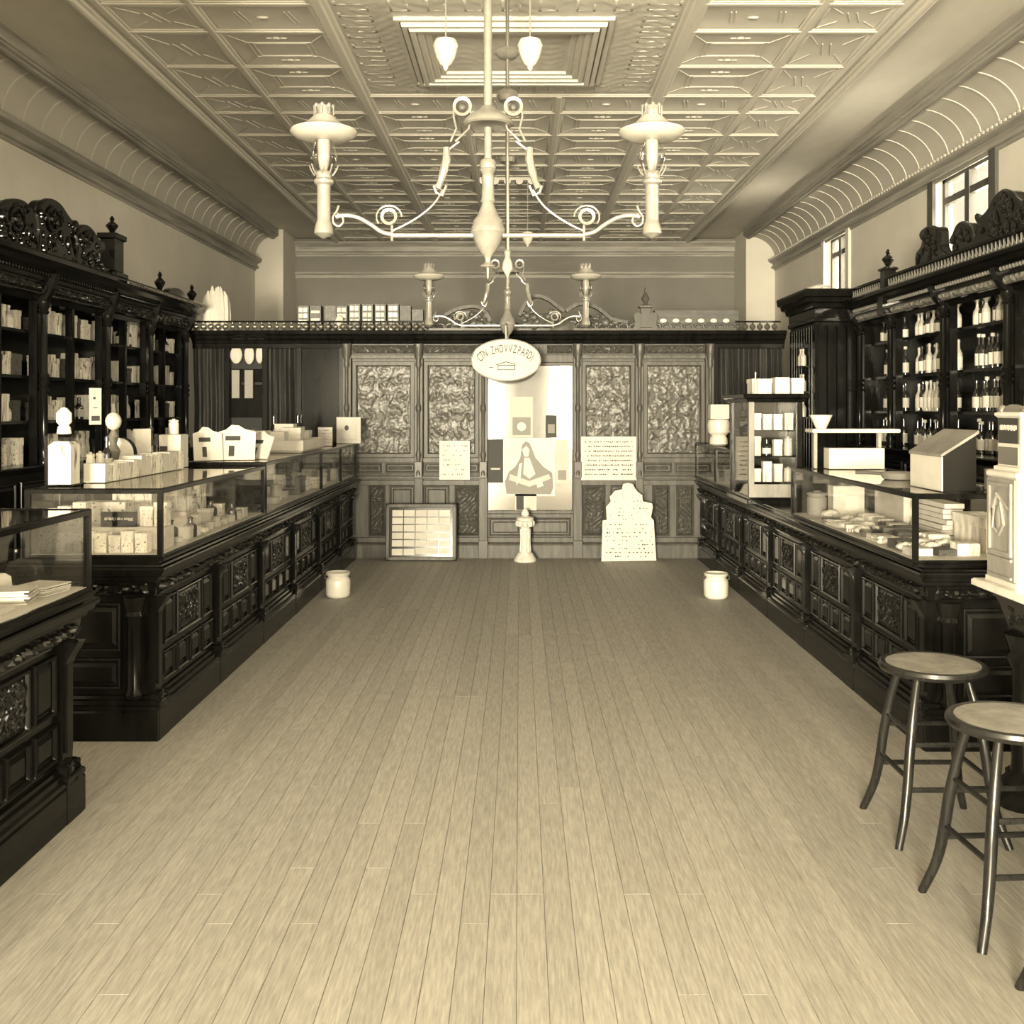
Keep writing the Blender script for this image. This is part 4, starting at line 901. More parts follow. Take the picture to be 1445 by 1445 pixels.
# placards standing on the dado rail
placard('notice_card', 'small white notice card on the rail left of the mirror', 'notice', 620, 622, 663, 677, YQ-.047, 7, 3, 0, dens=.22)
placard('notice_card', 'wide white notice covered in lines of print right of the mirror', 'notice', 820, 616, 898, 677.5, YQ-.047, 8, 5, 0, dens=.85)
# pictures and a painted door reflection before the mirror
YM = YQ+.018
def pic(name, label, x0, y0, x1, y1, m, cat='picture', Y=YM):
    (X0, Z1), (X1, Z0) = U(x0, y0, Y), U(x1, y1, Y)
    t = thing(name, label, cat, ((X0+X1)/2, Y, Z0)); MB().box(-(X1-X0)/2, (X1-X0)/2, -.006, .006, 0, Z1-Z0).build('card', m, t, smooth=False)
    return t, X1-X0, Z1-Z0
t, w, h = pic('figure_poster', 'pale poster of a draped seated figure fixed to the mirror', 711, 618, 783, 700, 'paper')
def flat(poly, m, y, name): MB().prism([((a-.5)*w, (1-b)*h) for a, b in poly], 'y', y-.0012, y).build(name, m, t, smooth=False)
flat([(.05,.96),(.02,.75),(.1,.58),(.22,.5),(.32,.35),(.36,.12),(.42,.06),(.5,.08),(.56,.2),(.62,.34),(.78,.5),(.95,.6),(.97,.85),(.92,.97)], 'rubber', -.006, 'drapery')
flat([(.36,.2),(.44,.13),(.5,.2),(.48,.32),(.4,.32)], 'paper', -.0072, 'face'); flat([(.4,.34),(.5,.34),(.62,.62),(.5,.7),(.38,.62)], 'paper', -.0072, 'garment'); flat([(.3,.45),(.36,.42),(.32,.72),(.24,.82)], 'paper', -.0076, 'fold')
flat([(.62,.72),(.72,.7),(.78,.82),(.66,.86)], 'paper', -.0076, 'hand'); flat([(.12,.62),(.5,.74),(.88,.62),(.92,.7),(.5,.84),(.1,.72)], 'midink', -.0068, 'lap')
t, w, h = pic('small_picture', 'dark framed picture leaning at the left of the mirror', 688.5, 620, 710, 681, 'greyink'); MB().box(-w*.3, w*.3, -.008, -.006, h*.3, h*.34).build('print', 'midink', t, smooth=False)
t, w, h = pic('small_picture', 'grey framed picture leaning at the right of the mirror', 783.5, 620, 803, 682, 'midink'); MB().box(-w*.3, w*.3, -.008, -.006, h*.08, h*.3).build('print', 'rubber', t, smooth=False)
t, w, h = pic('door_reflection_card', 'grey card painted as a door reflection in the upper middle of the mirror', 720, 560, 752, 617.5, 'midink'); MB().box(-w*.4, w*.4, -.008, -.006, h*.06, h*.5).build('print', 'rubber', t, smooth=False); MB().ball((0, -.007, h*.27), .06, 10, 6, (1, .03, 1)).build('medallion', 'paper', t)  # card stands in for the shop door reflected in the mirror
t, w, h = pic('small_picture', 'small dark tall picture right of the door reflection card', 770, 586, 786, 617.5, 'greyink'); MB().box(-w*.3, w*.3, -.008, -.006, h*.2, h*.6).build('print', 'rubber', t, smooth=False)
t, w, h = pic('small_picture', 'small two-part picture behind the pedestal at the mirror foot', 727, 697, 757, 722, 'paper', Y=YM); MB().box(-w*.45, -w*.1, -.008, -.006, h*.1, h*.9).build('print', 'greyink', t, smooth=False, kind='stuff'); MB().box(w*.05, w*.42, -.008, -.006, h*.15, h*.85).build('print', 'midink', t, smooth=False)
# ------------------------------------------------------------------ merchandise prototypes (unit sized, base at z=0)
UM = {}
m = MB(); m.loft((-.47, .47, -.47, .47), [(0, 0), (.74, 0)]); m.loft((-.5, .5, -.5, .5), [(.72, 0), (.985, 0), (1, -.015)]); UM['carton'] = m.mesh('carton', False)
m = MB().loft((-.5, .5, -.5, .5), [(0, -.01), (.01, 0), (.99, 0), (1, -.01)]); UM['book'] = m.mesh('book', False)
UM['bottle'] = MB().lathe([(.0, 0), (.46, 0), (.5, .02), (.5, .5), (.47, .57), (.3, .66), (.19, .72), (.17, .9), (.23, .9), (.23, .96), (.16, .97), (.14, 1.0), (0, 1.0)], n=12).mesh('bottle')
UM['bottle_label'] = MB().lathe([(.51, .12), (.515, .12), (.515, .46), (.51, .46)], n=12).mesh('bottle_label')
UM['bottle_cap'] = MB().lathe([(0, .93), (.25, .93), (.25, 1.02), (.2, 1.03), (0, 1.03)], n=10).mesh('bottle_cap')
UM['jar'] = MB().lathe([(0, 0), (.47, 0), (.5, .03), (.5, .72), (.44, .78), (.44, .82), (.5, .83), (.5, .9), (.4, .94), (.15, .95), (.18, 1), (0, 1)], n=14).mesh('jar')
m = MB(); rr = random.Random(9)
for k in range(7): a, b = rr.uniform(-.06, .06), rr.uniform(-.06, .06); m.box(-.44+a, .44+a, -.44+b, .44+b, k/7, (k+.86)/7)
UM['papers'] = m.mesh('paper_stack', False)
m = MB(); m.loft((-.5, .5, -.5, .5), [(0, -.06), (.2, 0), (.8, -.02), (1, -.1)]); m.box(-.03, .03, -.5, .5, .2, 1.005); m.box(-.5, .5, -.03, .03, .2, 1.005); UM['parcel'] = m.mesh('parcel', False)
m = MB(); m.loft((-.5, .5, -.16, .16), [(.45, -.02), (.55, 0), (.9, 0), (1, -.05)])
for i in range(7):
    for j in range(3): m.box(-.45+.13*i, -.37+.13*i, -.12+.09*j, -.06+.09*j, 0, .5)
UM['brush'] = m.mesh('brush', False)
m = MB(); rr = random.Random(12)
for k in range(9): m.ball((rr.uniform(-.3, .3), rr.uniform(-.3, .3), .25+rr.uniform(0, .35)), rr.uniform(.18, .3), 8, 6, (1, 1, .8))
UM['bundle'] = m.mesh('cloth_bundle')
SIZES = {}
def item(kind, loc, size, label, cat, group, mat, rz=0, name=None, label_part=None, cap=None):
    key = (kind, mat)
    if key not in SIZES: me = UM[kind].copy(); me.materials.append(MAT[mat]); SIZES[key] = me
    o = bpy.data.objects.new(name or UM[kind].name.split('.')[0], SIZES[key]); COL.objects.link(o)
    o.location = loc; o.scale = size; o.rotation_euler = (0, 0, rz); tag(o, label, cat, group)
    if label_part:
        k2 = ('bottle_label', label_part)
        if k2 not in SIZES: me = UM['bottle_label'].copy(); me.materials.append(MAT[label_part]); SIZES[k2] = me
        c = bpy.data.objects.new('paper_label', SIZES[k2]); COL.objects.link(c); c.parent = o
    if cap:
        k2 = ('bottle_cap', cap)
        if k2 not in SIZES: me = UM['bottle_cap'].copy(); me.materials.append(MAT[cap]); SIZES[k2] = me
        c = bpy.data.objects.new('cap', SIZES[k2]); COL.objects.link(c); c.parent = o
    return o
ORD = 'first second third fourth fifth sixth seventh eighth ninth tenth eleventh twelfth thirteenth fourteenth fifteenth sixteenth seventeenth eighteenth nineteenth twentieth twenty-first twenty-second twenty-third twenty-fourth twenty-fifth twenty-sixth twenty-seventh twenty-eighth twenty-ninth thirtieth'.split()
# left wall shelves
bays = [(6.6, 7.11), (7.19, 7.68), (7.82, 8.29), (8.37, 8.88), (9.02, 9.4), (9.48, 9.93), (10.07, 10.43), (10.51, 10.98)]
bn = ['eighth', 'seventh', 'sixth', 'fifth', 'fourth', 'third', 'second', 'first']; sn = ['bottom', 'third', 'second', 'top']
R2 = random.Random(21)
for bi, (y0, y1) in enumerate(bays):
    for si, z in enumerate(LSH):
        y = y0+R2.uniform(.02, .06); kindseq = R2.random(); cnt = 0
        while y < y1-.05:
            w = R2.uniform(.05, .09)
            if y+w > y1-.01: break
            if R2.random() < .16: y += w*1.2; continue
            h = R2.uniform(.13, .215); k = R2.random(); where = '%s from near post, %s shelf, %s bay from partition, left cabinet' % (ORD[cnt], sn[si], bn[bi]); cnt += 1
            g = 'goods on the left wall shelves'
            if k < .62: item('carton', (-3.60-R2.uniform(0, .04), y+w/2, z), (.12, w*.94, h), 'pale medicine carton, '+where, 'box', g, R2.choice(('carton', 'printed', 'streaky')))
            elif k < .78: item('bottle', (-3.60, y+w/2, z), (w*.9, w*.9, h), 'pale labelled bottle, '+where, 'bottle', g, 'glasspale', label_part='paper')
            elif k < .9: item('carton', (-3.62, y+w/2, z), (.12, w*.94, h*.8), 'dark medicine carton, '+where, 'box', g, 'cartond')
            else: item('bottle', (-3.60, y+w/2, z), (w*.9, w*.9, h), 'dark bottle, '+where, 'bottle', g, 'glassdark', label_part='paper')
            y += w+R2.uniform(.002, .012)
# right wall bottles
rbays = [(5.98, 6.93), (7.09, 7.99), (8.15, 9.14), (9.3, 9.98)]
rbn = ['fourth', 'third', 'second', 'first']
for bi, (y0, y1) in enumerate(rbays):
    for si, z in enumerate(RSH):
        n = (8, 9, 11, 8)[bi] if si != 3 else (10, 12, 12, 9)[bi]
        cnt = 0
        for k in range(n):
            if R2.random() < .06: continue
            y = y0+.05+(y1-y0-.1)*(k+.5)/n+R2.uniform(-.003, .003); h = (.245 if si < 3 else .21)+R2.uniform(-.015, .015)
            where = '%s from near post, %s shelf, %s bay from closet, right cabinet' % (ORD[cnt], sn[si], rbn[bi]); cnt += 1
            pale = (bi == 2 and si in (1, 2) and R2.random() < .6) or (si == 3 and R2.random() < .5)
            item('bottle', (3.40+R2.uniform(-.01, .02), y, z), (.062, .062, h), ('pale glass bottle, ' if pale else 'dark labelled bottle, ')+where, 'bottle', 'bottles on the right wall shelves', 'glasspale' if pale else 'glassdark', label_part='paper', cap='paper' if R2.random() < .35 else None)

# ---- inside the left cases
zf = .897
FIRST = 'inside the nearest left case'
for k in range(8): item('carton', (-2.30+.066*k+R2.uniform(-.003, .003), 5.2, zf), (.062, .07, .105-.01*(k % 3)), 'white carton, %s from the left in the front row %s' % (ORD[k], FIRST), 'box', 'cartons in the left case', 'printed')
item('book', (-2.05, 5.35, zf), (.58, .13, .11), 'long pale box forming the raised step inside the nearest left case', 'box', None, 'paper')
t = thing('black_sign_card', 'small black sign card with white script inside the nearest left case', 'sign', (-2.0, 5.31, zf+.111))
MB().box(-.09, .09, -.004, .004, 0, .075).build('card', 'black', t, smooth=False); strokes(MB(), -.075, .07, .012, .066, 1, -.0045, 8, .8).build('script', 'paper', t, smooth=False, kind='stuff')
for k in range(4): item('carton', (-2.28+.075*k if k < 2 else -1.87+.07*(k-2), 5.36, zf+.111), (.066, .07, .1+.02*(k % 2)), 'white carton, %s from the left on the step %s' % (ORD[k], FIRST), 'box', 'cartons in the left case', 'printed')
y = 5.55; k = 0
while y < 6.95:
    w = R2.uniform(.1, .17); k += 1
    item('papers' if k % 3 == 0 else 'book', (-2.17, y+w/2, zf), (.22, w*.95, R2.uniform(.17, .27)), 'pale %s, %s from near end, back row, nearest left case' % ('paper stack' if k % 3 == 0 else 'box', ORD[k-1]), 'box', 'back row of the left case', 'printed' if k % 2 else 'streaky'); y += w+.01
for k in range(22):
    kd = R2.choice(('carton', 'jar', 'parcel', 'bottle', 'book')); sz = R2.uniform(.05, .09)
    item(kd, (-1.93+R2.uniform(-.07, .13) if k % 2 else -1.80, 5.45+.072*k, zf), (sz, sz*.9, sz*R2.uniform(.4, 1.2) if kd != 'bottle' else .11), 'small %s, %s of the small goods from near end, nearest left case' % ({'carton': 'carton', 'jar': 'jar', 'parcel': 'tied parcel', 'bottle': 'dark bottle', 'book': 'flat box'}[kd], ORD[k]), 'goods', 'small goods in the left case', {'bottle': 'glassdark', 'jar': 'glasspale'}.get(kd, R2.choice(('printed', 'carton', 'paper'))))
SEC = 'inside the far left case'
vx = thing('white_vase', 'large white vase with dark figure standing inside the far left case', 'vase', (-1.9, 7.55, zf))
MB().lathe([(.0, 0), (.05, 0), (.06, .02), (.045, .05), (.085, .14), (.09, .2), (.06, .26), (.045, .28), (.07, .31)], n=20).build('body', 'white', vx); MB().lathe([(.0, 0), (.03, 0), (.04, .04), (.03, .1), (.0, .13)], (.04, -.09, 0), 12).build('figure', 'glassdark', vx)
for k in range(26):
    kd = R2.choice(('carton', 'parcel', 'book', 'jar', 'papers')); sz = R2.uniform(.07, .14)
    item(kd, (-1.87+R2.uniform(-.02, .06) if k % 2 else -2.1, 7.75+.13*k, zf), (sz, .11, R2.uniform(.04, .14)), '%s, %s from the near end %s' % ({'carton': 'carton', 'jar': 'jar', 'parcel': 'tied parcel', 'book': 'flat box', 'papers': 'paper stack'}[kd], ORD[k], SEC), 'goods', 'goods in the far left case', 'glasspale' if kd == 'jar' else R2.choice(('printed', 'paper', 'carton', 'cartond')))
# ---- inside the left foreground case
for (x, y, a, b, h, kd, mt, lab) in ((-1.82, 4.05, .16, .17, .035, 'papers', 'paper', 'loose white papers by the corner post of the foreground left case'), (-1.86, 3.85, .2, .16, .05, 'papers', 'paper', 'thick heap of white papers in the foreground left case'), (-2.06, 4.02, .17, .2, .07, 'parcel', 'paper', 'white tied parcel in the foreground left case'), (-2.05, 3.78, .12, .1, .06, 'carton', 'cartond', 'dark carton in the foreground left case'), (-1.83, 3.64, .14, .14, .02, 'book', 'paper', 'flat white box in the foreground left case'), (-2.0, 3.55, .2, .15, .03, 'book', 'cartond', 'flat dark box in the foreground left case'), (-1.95, 3.35, .2, .16, .05, 'papers', 'paper', 'paper stack at the frame edge in the foreground left case'), (-2.18, 3.9, .09, .09, .05, 'brush', 'cartond', 'dark brush in the foreground left case')):
    item(kd, (x, y, zf), (a, b, h), lab, 'goods', None, mt, R2.uniform(-.3, .3))
item('bottle', (-2.2, 3.72, zf), (.07, .07, .2), 'dark bottle with a white label in the foreground left case', 'bottle', None, 'glassdark', label_part='paper')
# ---- inside the right case
RCASE = 'inside the right case'
for (x, y, a, b, h, kd, mt, lab) in ((1.96, 7.0, .13, .13, .16, 'jar', 'rubber', 'round grey jar at the far end inside the right case'), (2.12, 6.9, .2, .12, .2, 'book', 'paper', 'upright white box at the far end inside the right case'), (1.98, 6.74, .12, .12, .09, 'bundle', 'paper', 'white cloth bundle at the far end inside the right case'), (2.3, 6.45, .12, .5, .24, 'book', 'paper', 'long white carton along the back inside the right case'), (2.3, 5.85, .12, .5, .2, 'papers', 'paper', 'tall white paper stack along the back inside the right case'), (2.32, 5.3, .16, .4, .17, 'carton', 'carton', 'pale lidded carton near the end inside the right case')):
    item(kd, (x, y, zf), (a, b, h), lab, 'goods', None, mt)
lay = 0
for ri_, yy_ in enumerate(np.arange(5.10, 6.60, .118)):
    for xi_, xx_ in enumerate((1.915, 2.03, 2.14)):
        kd = R2.choice(('brush', 'parcel', 'papers', 'book', 'brush', 'bundle', 'book')); mt = {'brush': R2.choice(('cartond', 'paper', 'black')), 'bundle': 'paper'}.get(kd, R2.choice(('paper', 'paper', 'carton', 'cartond')))
        item(kd, (xx_+R2.uniform(-.01, .01), float(yy_), zf), (.105, .1 if kd != 'brush' else .18, R2.uniform(.025, .06) if kd != 'bundle' else .07), '%s %s, %s row from the near end, %s file, inside the right case' % ({'cartond': 'dark', 'black': 'black', 'paper': 'white', 'carton': 'pale'}[mt], {'brush': 'brush', 'parcel': 'tied parcel', 'papers': 'paper bundle', 'book': 'flat box', 'bundle': 'cloth bundle'}[kd], ORD[ri_], ('aisle-side', 'middle', 'wall-side')[xi_]), 'goods', 'goods in the right case', mt, R2.uniform(-.25, .25))
# far low case and tall case contents
for k in range(8): item(R2.choice(('carton', 'jar')), (2.0+.12*(k % 2), 9.15+.26*k, zf), (.09, .09, .12), 'small dark goods, %s from the near end inside the low far right case' % ORD[k], 'goods', 'goods in the far right case', 'cartond')
for zi, z in enumerate((1.032, 1.232, 1.432)):
    for k in range(4):
        mt = R2.choice(('glassdark', 'glasspale', 'carton', 'paper')); kd = R2.choice(('bottle', 'jar')) if mt.startswith('glass') else 'carton'
        item(kd, (1.84+.083*k, 8.27, z), (.068, .068, R2.uniform(.1, .16)), '%s %s, %s from left on the %s shelf of the tall display cabinet' % ({'glassdark': 'dark', 'glasspale': 'pale glass', 'carton': 'pale', 'paper': 'white'}[mt], kd, ORD[k], ('lowest', 'middle', 'highest')[zi]), 'goods', 'goods in the tall cabinet', mt, label_part='paper' if kd == 'bottle' else None)
item('carton', (1.90, 8.42, 1.7105), (.16, .2, .12), 'pale framed box with a picture on top of the tall display cabinet', 'box', None, 'carton')
item('book', (2.05, 8.36, 1.7105), (.11, .16, .13), 'white box in the middle on top of the tall display cabinet', 'box', None, 'paper')
item('carton', (2.17, 8.36, 1.7105), (.1, .15, .125), 'white canister with dark lid on top of the tall display cabinet', 'box', None, 'paper')
item('bottle', (1.83, 8.24, 1.7105), (.03, .03, .17), 'thin pale bottle at the left corner on top of the tall display cabinet', 'bottle', None, 'glasspale')

# ---- on top of the left cases
zt1, zt2 = 1.215, 1.235
jar = thing('square_glass_jar', 'tall square glass jar with stopper on the nearest left case', 'jar', (-2.27, 5.3, zt1))
MB().loft((-.068, .068, -.068, .068), [(0, -.01), (.01, 0), (.24, 0), (.255, -.012), (.262, -.03)]).build('glass_body', 'pane', jar, smooth=False)
MB().loft((-.055, .055, -.055, .055), [(.008, 0), (.2, 0), (.22, -.02)]).build('contents', 'streaky', jar, smooth=False)
MB().lathe([(.035, .258), (.03, .29), (.022, .30), (.036, .315), (.036, .36), (.015, .385), (.0, .39)], n=14).build('stopper', 'streaky', jar)
y = 5.5; k = 0
while y < 6.78:
    w = R2.uniform(.035, .075)*(1 if y < 6 else 1.3); h = R2.uniform(.085, .1)+(.02 if y > 6 else 0)
    item('book', (-2.2, y+w/2, zt1), (.11, w*.96, h), 'upright carton, %s from the glass jar in the row on the nearest left case' % ORD[k], 'box', 'cartons on the left case', ('paper', 'streaky', 'printed', 'streaky', 'paper')[k % 5]); y += w+.004; k += 1
t = thing('arched_show_card', 'arched white show card with a dark edge on the nearest left case', 'show card', (-2.355, 6.25, zt1), -.1)
ap = [(-.09, 0), (-.09, .12)]+[(.09*-math.cos(a), .12+.09*math.sin(a)) for a in [math.pi*k/10 for k in range(1, 10)]]+[(.09, .12), (.09, 0)]
MB().prism(ap, 'y', -.004, .004).build('card', 'paper', t, smooth=False); MB().prism([(a*1.06+.012, b*1.03) for a, b in ap], 'y', .005, .01).build('backing', 'black', t, smooth=False)
item('bottle', (-2.30, 6.62, zt1), (.085, .085, .27), 'tall black bottle on the nearest left case', 'bottle', None, 'glassdark')
item('bottle', (-2.31, 5.95, zt1), (.06, .06, .23), 'slim dark bottle behind the carton row on the left case', 'bottle', None, 'glassdark', label_part='paper')
item('jar', (-2.30, 5.7, zt1), (.045, .045, .15), 'slim white jar behind the carton row on the left case', 'jar', None, 'white'); item('jar', (-2.30, 5.83, zt1), (.045, .045, .15), 'second slim white jar beside the dark bottle on the left case', 'jar', None, 'white')
bc = thing('biscuit_box', 'square pale box with dark panel at the end of the carton row', 'box', (-2.26, 6.95, zt1))
MB().loft((-.07, .07, -.08, .08), [(0, 0), (.06, 0), (.06, -.002), (.21, 0), (.215, -.01)]).build('body', 'paper', bc, smooth=False); MB().box(-.065, -.015, -.083, -.079, .085, .14).build('dark_label', 'greyink', bc, smooth=False)
item('jar', (-2.26, 6.95, zt1+.2155), (.065, .065, .1), 'small white stoppered jar on the square pale box', 'jar', None, 'white')
item('book', (-2.29, 6.45, zt1), (.02, .12, .26), 'tall upright white board behind the black bottle on the left case', 'board', None, 'paper', -.5)
lm = thing('table_lamp', 'ornate dark table lamp with white globe at the left cabinet', 'lamp', (-3.0, 8.2, 0)); 
lm.location = (-2.33, 6.1, zt1)
MB().lathe([(.05, 0), (.055, .02), (.02, .05), (.03, .1), (.04, .14), (.018, .18), (.03, .22), (.012, .26)], n=14).build('stem', 'brassdark', lm)
MB().ball((0, 0, .31), .045, 14, 8, (1, 1, 1.15)).build('globe', 'opal', lm); MB().lathe([(.018, .35), (.018, .41), (.012, .41)], n=10).build('chimney', 'crystal', lm)
# second case top
def leaning(loc, w, h, lean, rz, label, prints=True):
    t = thing('leaning_card', label, 'show card', loc, rz, 'cards on the far left case'); t.rotation_euler = (-lean, 0, rz)
    prof = [(-w/2, 0), (-w/2, h*.8), (-w*.3, h*.86), (-w*.15, h), (w*.05, h*.98), (w*.2, h*.88), (w/2, h*.8), (w/2, 0)]
    MB().prism(prof, 'y', -.005, .005).build('card', 'paper', t, smooth=False)
    if prints: MB().box(-w*.3, w*.1, -.0065, -.005, h*.55, h*.68).box(-w*.2, -w*.05, -.0065, -.005, h*.1, h*.4).build('print', 'greyink', t, smooth=False, kind='stuff')
leaning((-2.17, 7.42, zt2), .2, .24, .25, .5, 'curved white show card leaning back, leftmost on the far case'); leaning((-2.0, 7.5, zt2), .26, .26, .35, .15, 'wide white show card with dark marks on the far case'); leaning((-1.9, 7.66, zt2), .2, .22, .5, -.4, 'white show card tipped sideways on the far case')
item('papers', (-1.98, 7.98, zt2), (.2, .22, .2), 'tall stack of white paper on the far left case', 'papers', None, 'paper')
tr_ = thing('white_goods_tray', 'long white tray heaped with boxes on the far left case', 'tray', (-1.97, 9.2, zt2))
MB().loft((-.2, .2, -.5, .5), [(0, -.02), (.02, 0), (.1, 0), (.1, -.012), (.03, -.02)]).build('tray', 'paper', tr_, smooth=False)
for k in range(5): item('carton' if k % 2 else 'book', (-2.02+.1*(k % 2), 8.85+.17*k, zt2+.0305), (.16, .15, .14+.03*(k % 3)), 'white box, %s from the near end, standing in the long white tray' % ORD[k], 'box', 'boxes in the white tray', 'paper')
item('jar', (-2.13, 8.5, zt2), (.09, .09, .19), 'squat white jar beside the paper stack on the far left case', 'jar', None, 'white')
placard('picture_card', 'white picture card with a dark spot at the far end of the left case', 'picture', 475, 588, 509, 625, 11.0, 0, lean=.0); t = [o for o in bpy.data.objects if o.get('category') == 'picture'][-1]
t = bpy.data.objects['picture_card']; MB().ball((-.02, -.005, .16), .022, 10, 6, (1, .1, 1.3)).build('dark_spot', 'ink', t); MB().box(-.09, .09, -.006, -.004, .03, .05).box(.07, .085, -.006, -.004, .06, .19).build('print', 'midink', t, smooth=False); t.location.z = zt2+.001
placard('picture_card', 'smaller white picture card behind the tray on the left case', 'picture', 449, 601, 469, 627, 10.3, 5, 9, dens=.4); bpy.data.objects['picture_card.001'].location.z = zt2+.001
for k, (x, Y) in enumerate(((404, 10.6), (432, 10.75), (437, 10.9))): item('bottle', (-2.24+.0*x, Y-.9*(x == 404), zt2), (.08, .08, .3), 'dark tall bottle, %s from the tray on top of the far left case' % ORD[k], 'bottle', 'dark bottles on the far case', 'glassdark')

# ---- on the right case
zr = 1.205
sb = thing('slope_top_box', 'white-sided box with a sloping grey lid on the right case', 'box', (2.11, 5.25, zr))
MB().prism([(-.1, 0), (.06, 0), (.06, .265), (-.1, .165)], 'y', -.2, .2).build('body', 'black', sb, smooth=False)
MB().box(-.106, -.1, -.205, .2, 0, .162).build('white_side', 'paper', sb, smooth=False)
MB().prism([(-.11, .162), (.07, .275), (.07, .29), (-.11, .177)], 'y', -.21, .21).build('sloping_lid', 'greywood', sb, smooth=False)
st_ = thing('white_shelf_stand', 'white shelf on slim legs standing on the far end of the right case', 'stand', (2.18, 6.98, zr))
MB().loft((-.28, .29, -.09, .09), [(.235, -.005), (.24, 0), (.255, 0), (.26, -.005)]).build('shelf', 'paper', st_, smooth=False)
for x in (-.24, .18): MB().box(x-.01, x+.01, -.02, .02, 0, .235).build('leg', 'brasslight', st_, smooth=False)
item('book', (2.19, 6.96, zr), (.36, .12, .135), 'long white box under the white shelf stand', 'box', None, 'paper')
bw = thing('funnel_bowl', 'white flared bowl on the left end of the white shelf', 'bowl', (1.98, 6.98, zr+.2605))
MB().lathe([(.03, 0), (.035, .005), (.072, .085), (.074, .09), (.068, .088), (.03, .012), (0, .01)], n=22).build('bowl', 'white', bw)
fp = thing('round_pan', 'round grey pan with a dark handle lying on the right case', 'pan', (2.13, 5.95, zr))
MB().lathe([(0, .0), (.09, 0), (.11, .03), (.115, .035), (.105, .03), (.085, .008), (0, .008)], n=26).build('pan', 'rubber', fp); MB().tube([(-.1, -.0, .03), (-.2, .02, .035), (-.24, .03, .035)], [.009, .011, .012], 8).build('handle', 'ink', fp)
item('book', (2.3, 5.15, zr), (.07, .06, .1), 'small white box at the back of the right case beside the slope-top box', 'box', None, 'paper')
jg = thing('white_jug', 'white lidded jug on the low case at the far right', 'jug', (1.93, 10.3, zt2))
MB().lathe([(.06, 0), (.09, .02), (.085, .07), (.07, .1), (.1, .13), (.11, .2), (.1, .25), (.08, .26)], n=18).build('body', 'white', jg); MB().tube([(.1, 0, .22), (.15, 0, .21), (.15, 0, .14), (.1, 0, .14)], .012, 6).build('handle', 'white', jg)
item('book', (1.93, 10.3, zt2+.261), (.18, .14, .14), 'white square box balanced on the white jug', 'box', None, 'paper')
# ---- dispenser on the marble counter
ds = thing('coin_dispenser', 'tall carved dispenser cabinet with white side on the marble counter', 'dispenser', (2.13, 4.22, .8825))
ds.location = (2.145, 4.22, .9005)
# lower cabinet: carved aisle-facing side towards -x
MB().loft((-.225, .2, -.12, .12), [(0, .012), (.02, .012), (.025, 0), (.42, 0), (.43, .01), (.445, .01), (.45, 0)]).build('lower_cabinet', 'paper', ds, smooth=False)
sd = MB().box(-.236, -.226, -.118, .118, .025, .42).build('carved_side', 'greywood', ds, smooth=False)
cvp = MB()
for q in ((-.1, .1, .12, .135), (-.1, .1, .39, .405), (-.1, -.085, .135, .39), (.085, .1, .135, .39), (-.1, .1, .03, .04), (-.1, .1, .1, .11)): cvp.box(-.245, -.236, q[0], q[1], q[2], q[3])
cvp.tube([(-.24, -.02, .33), (-.242, .02, .36), (-.242, .05, .3), (-.242, .045, .22), (-.242, 0, .2), (-.242, -.04, .24), (-.242, -.02, .33)], .008, 6); cvp.ball((-.238, .005, .26), .04, 8, 6, (.3, .8, 1.5)); cvp.tube([(-.24, .02, .36), (-.24, -.085, .3)], .005, 5); cvp.build('carving', 'greywood', sd)
MB().loft((-.2, .02, -.1, .1), [(.45, .012), (.465, .012), (.47, 0), (.66, 0), (.67, .01), (.68, .01), (.685, 0)]).build('upper_cabinet', 'paper', ds, smooth=False)
MB().box(-.206, -.2, -.085, .085, .56, .66).build('name_plate', 'greyink', ds, smooth=False); MB().box(-.206, -.2, -.085, .085, .475, .545).build('picture_plate', 'metal', ds, smooth=False)
sp = MB(); rr = random.Random(4); yq = -.075
while yq < .07: w_ = rr.uniform(.005, .014); sp.box(-.2075, -.206, yq, yq+w_*.7, .615-rr.uniform(0, .006), .63+rr.uniform(0, .004)); yq += w_
sp.build('plate_print', 'midink', ds, smooth=False)
MB().prism([(-.1+.2*k/10, .685+.03*math.sin(math.pi*k/10)) for k in range(11)], 'x', -.19, -.17).build('crest', 'brassdark', ds)
for yq in (-.1, .1): MB().ball((-.18, yq, .69), .022, 10, 6).build('knob', 'metal', ds)
MB().tube([(-.1, -.12, .64), (-.06, -.13, .56), (.0, -.13, .54), (.02, -.13, .47)], .01, 8).build('crank', 'ink', ds)
MB().prism([(-.04, .45), (.06, .45), (.06, .66), (.01, .7), (-.04, .66)], 'y', -.12, -.105).build('side_plate', 'white', ds, smooth=False)
# ---- things on top of the partition and closet
ztp = 2.4255
rr = random.Random(3)
n = 0
for i, x in enumerate((430, 447, 468, 484, 502, 520, 538, 556, 573, 590)):
    h = (.28, .28, .28, .28, .3, .3, .3, .3, .28, .24)[i]; X = QX(x)*(YQ+.15)/YQ
    o = item('book', (X, YQ+.15, ztp), (.118, .16, h), 'dark box, %s from the left in the row on the partition top' % ORD[i], 'box', 'boxes on the partition top', 'cartond')
    if i in (0, 3, 4, 5, 6, 7):
        for r_ in range(4):
            for c_ in range(2): l_ = MB().box(-.4+.42*c_, -.05+.42*c_, -.53, -.5, .06+.23*r_, .22+.23*r_).build('label', 'carton', o, smooth=False)
    if i == 1:
        for r_ in range(3): MB().box(-.4, .4, -.53, -.5, .1+.3*r_, .2+.3*r_).build('label', 'paper', o, smooth=False)
item('bundle', (QX(480)*(YQ+.02)/YQ, YQ+.0, ztp), (.1, .07, .25), 'white draped cloth hanging before the dark boxes on the partition', 'cloth', None, 'paper')
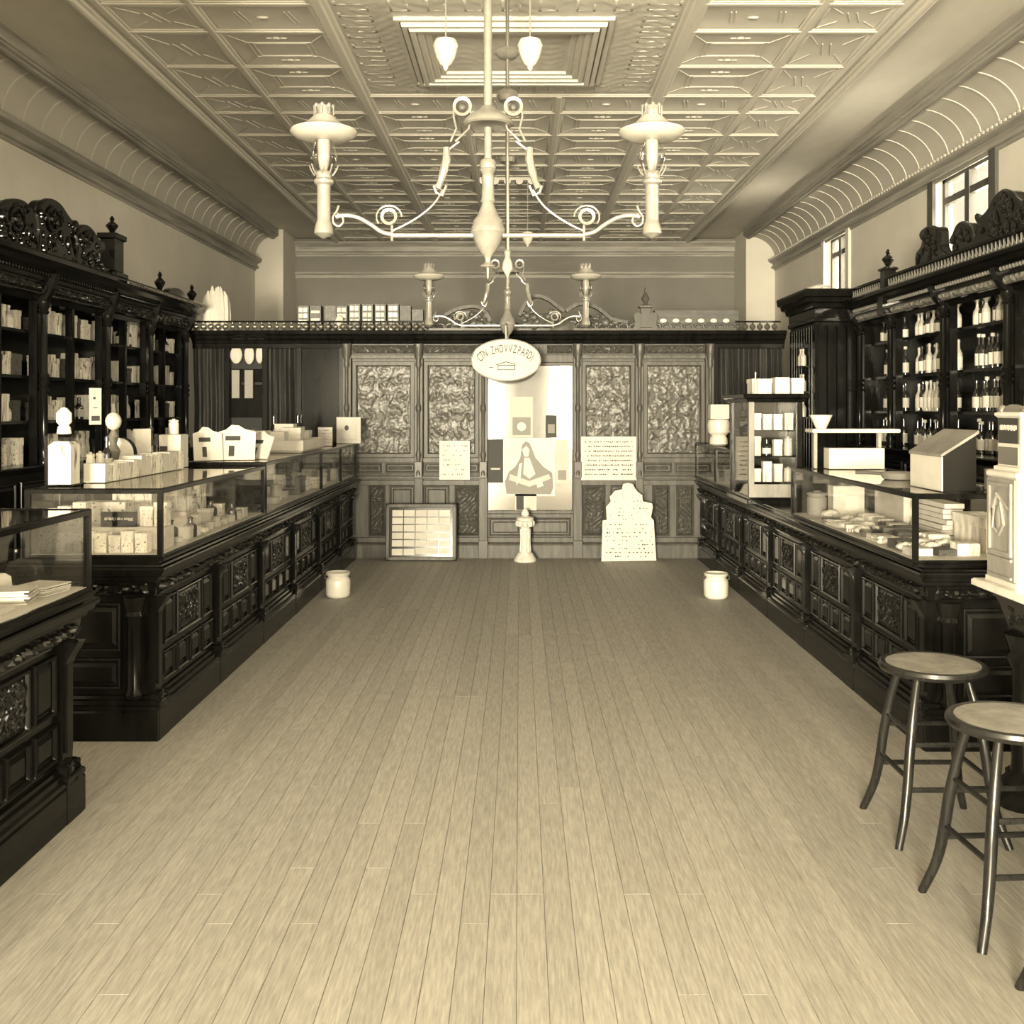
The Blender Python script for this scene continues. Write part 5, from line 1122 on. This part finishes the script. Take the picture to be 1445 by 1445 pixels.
o = item('book', (QX(982)*1.01, YQ+.13, ztp), (.9, .16, .23), 'long low dark box with a row of pale ovals on the partition top', 'box', None, 'cartond')
for k in range(6): MB().ball((-.4+.15*k, -.5, .5), .05, 8, 5, (.8, .3, 2.0)).build('oval_label', 'paper', o)
item('book', (QX(650)*1.01, YQ+.16, ztp), (.2, .12, .22), 'grey box behind the left scroll of the partition pediment', 'box', None, 'rubber')
pb_ = thing('plume_bundle', 'tall pale dome-shaped bundle of plumes at the left end of the partition top', 'ornament', (-3.27, 11.5, ztp))
c = MB(); rr = random.Random(6)
for k in range(26):
    x = rr.uniform(-.17, .17); yv = rr.uniform(-.07, .07); hh = .5*math.sqrt(max(.05, 1-(x/.21)**2))*rr.uniform(.85, 1.0)
    c.tube([(x, yv, 0), (x*1.02, yv, hh*.5), (x*.98, yv, hh*.85), (x*.95, yv, hh)], [.028, .03, .026, .008], 6)
c.build('plumes', 'paper', pb_)
wc = item('bundle', (3.05, 10.75, 2.7405), (.3, .4, .16), 'white rumpled cloth lying on the corner closet top', 'cloth', None, 'paper')
# ---- cards hung on the left cabinet
t = thing('hanging_card', 'white card with a dark block of print hung on the left cabinet post', 'card', (-3.36, 8.42, 1.47)); t.rotation_euler = (0, 0, .9)
MB().box(-.05, .05, -.004, .004, 0, .29).build('card', 'paper', t, smooth=False); MB().box(-.035, .035, -.006, -.004, .03, .07).box(-.02, .0, -.006, -.004, .2, .22).box(-.02, .015, -.006, -.004, .13, .136).build('print', 'ink', t, smooth=False)
# small corner shelf of bottles on the closet side
cs = thing('corner_shelf', 'narrow dark rack fixed to the closet side', 'shelf', (2.8, 10.5, 1.5))
for z in (0, .25, .5): MB().box(-.05, .045, -.1, .1, z, z+.015).build('shelf', 'dark', cs, smooth=False)
MB().box(.03, .045, -.1, .1, 0, .75).build('back', 'dark', cs, smooth=False)
for zi, z in enumerate((1.515, 1.765, 2.015)):
    for k in range(2): item('bottle', (2.79, 10.45+.09*k, z), (.06, .06, .17), 'pale bottle, %s one on the %s shelf of the closet-side rack' % (('near', 'far')[k], ('lowest', 'middle', 'highest')[zi]), 'bottle', 'bottles on the rack', 'glasspale')
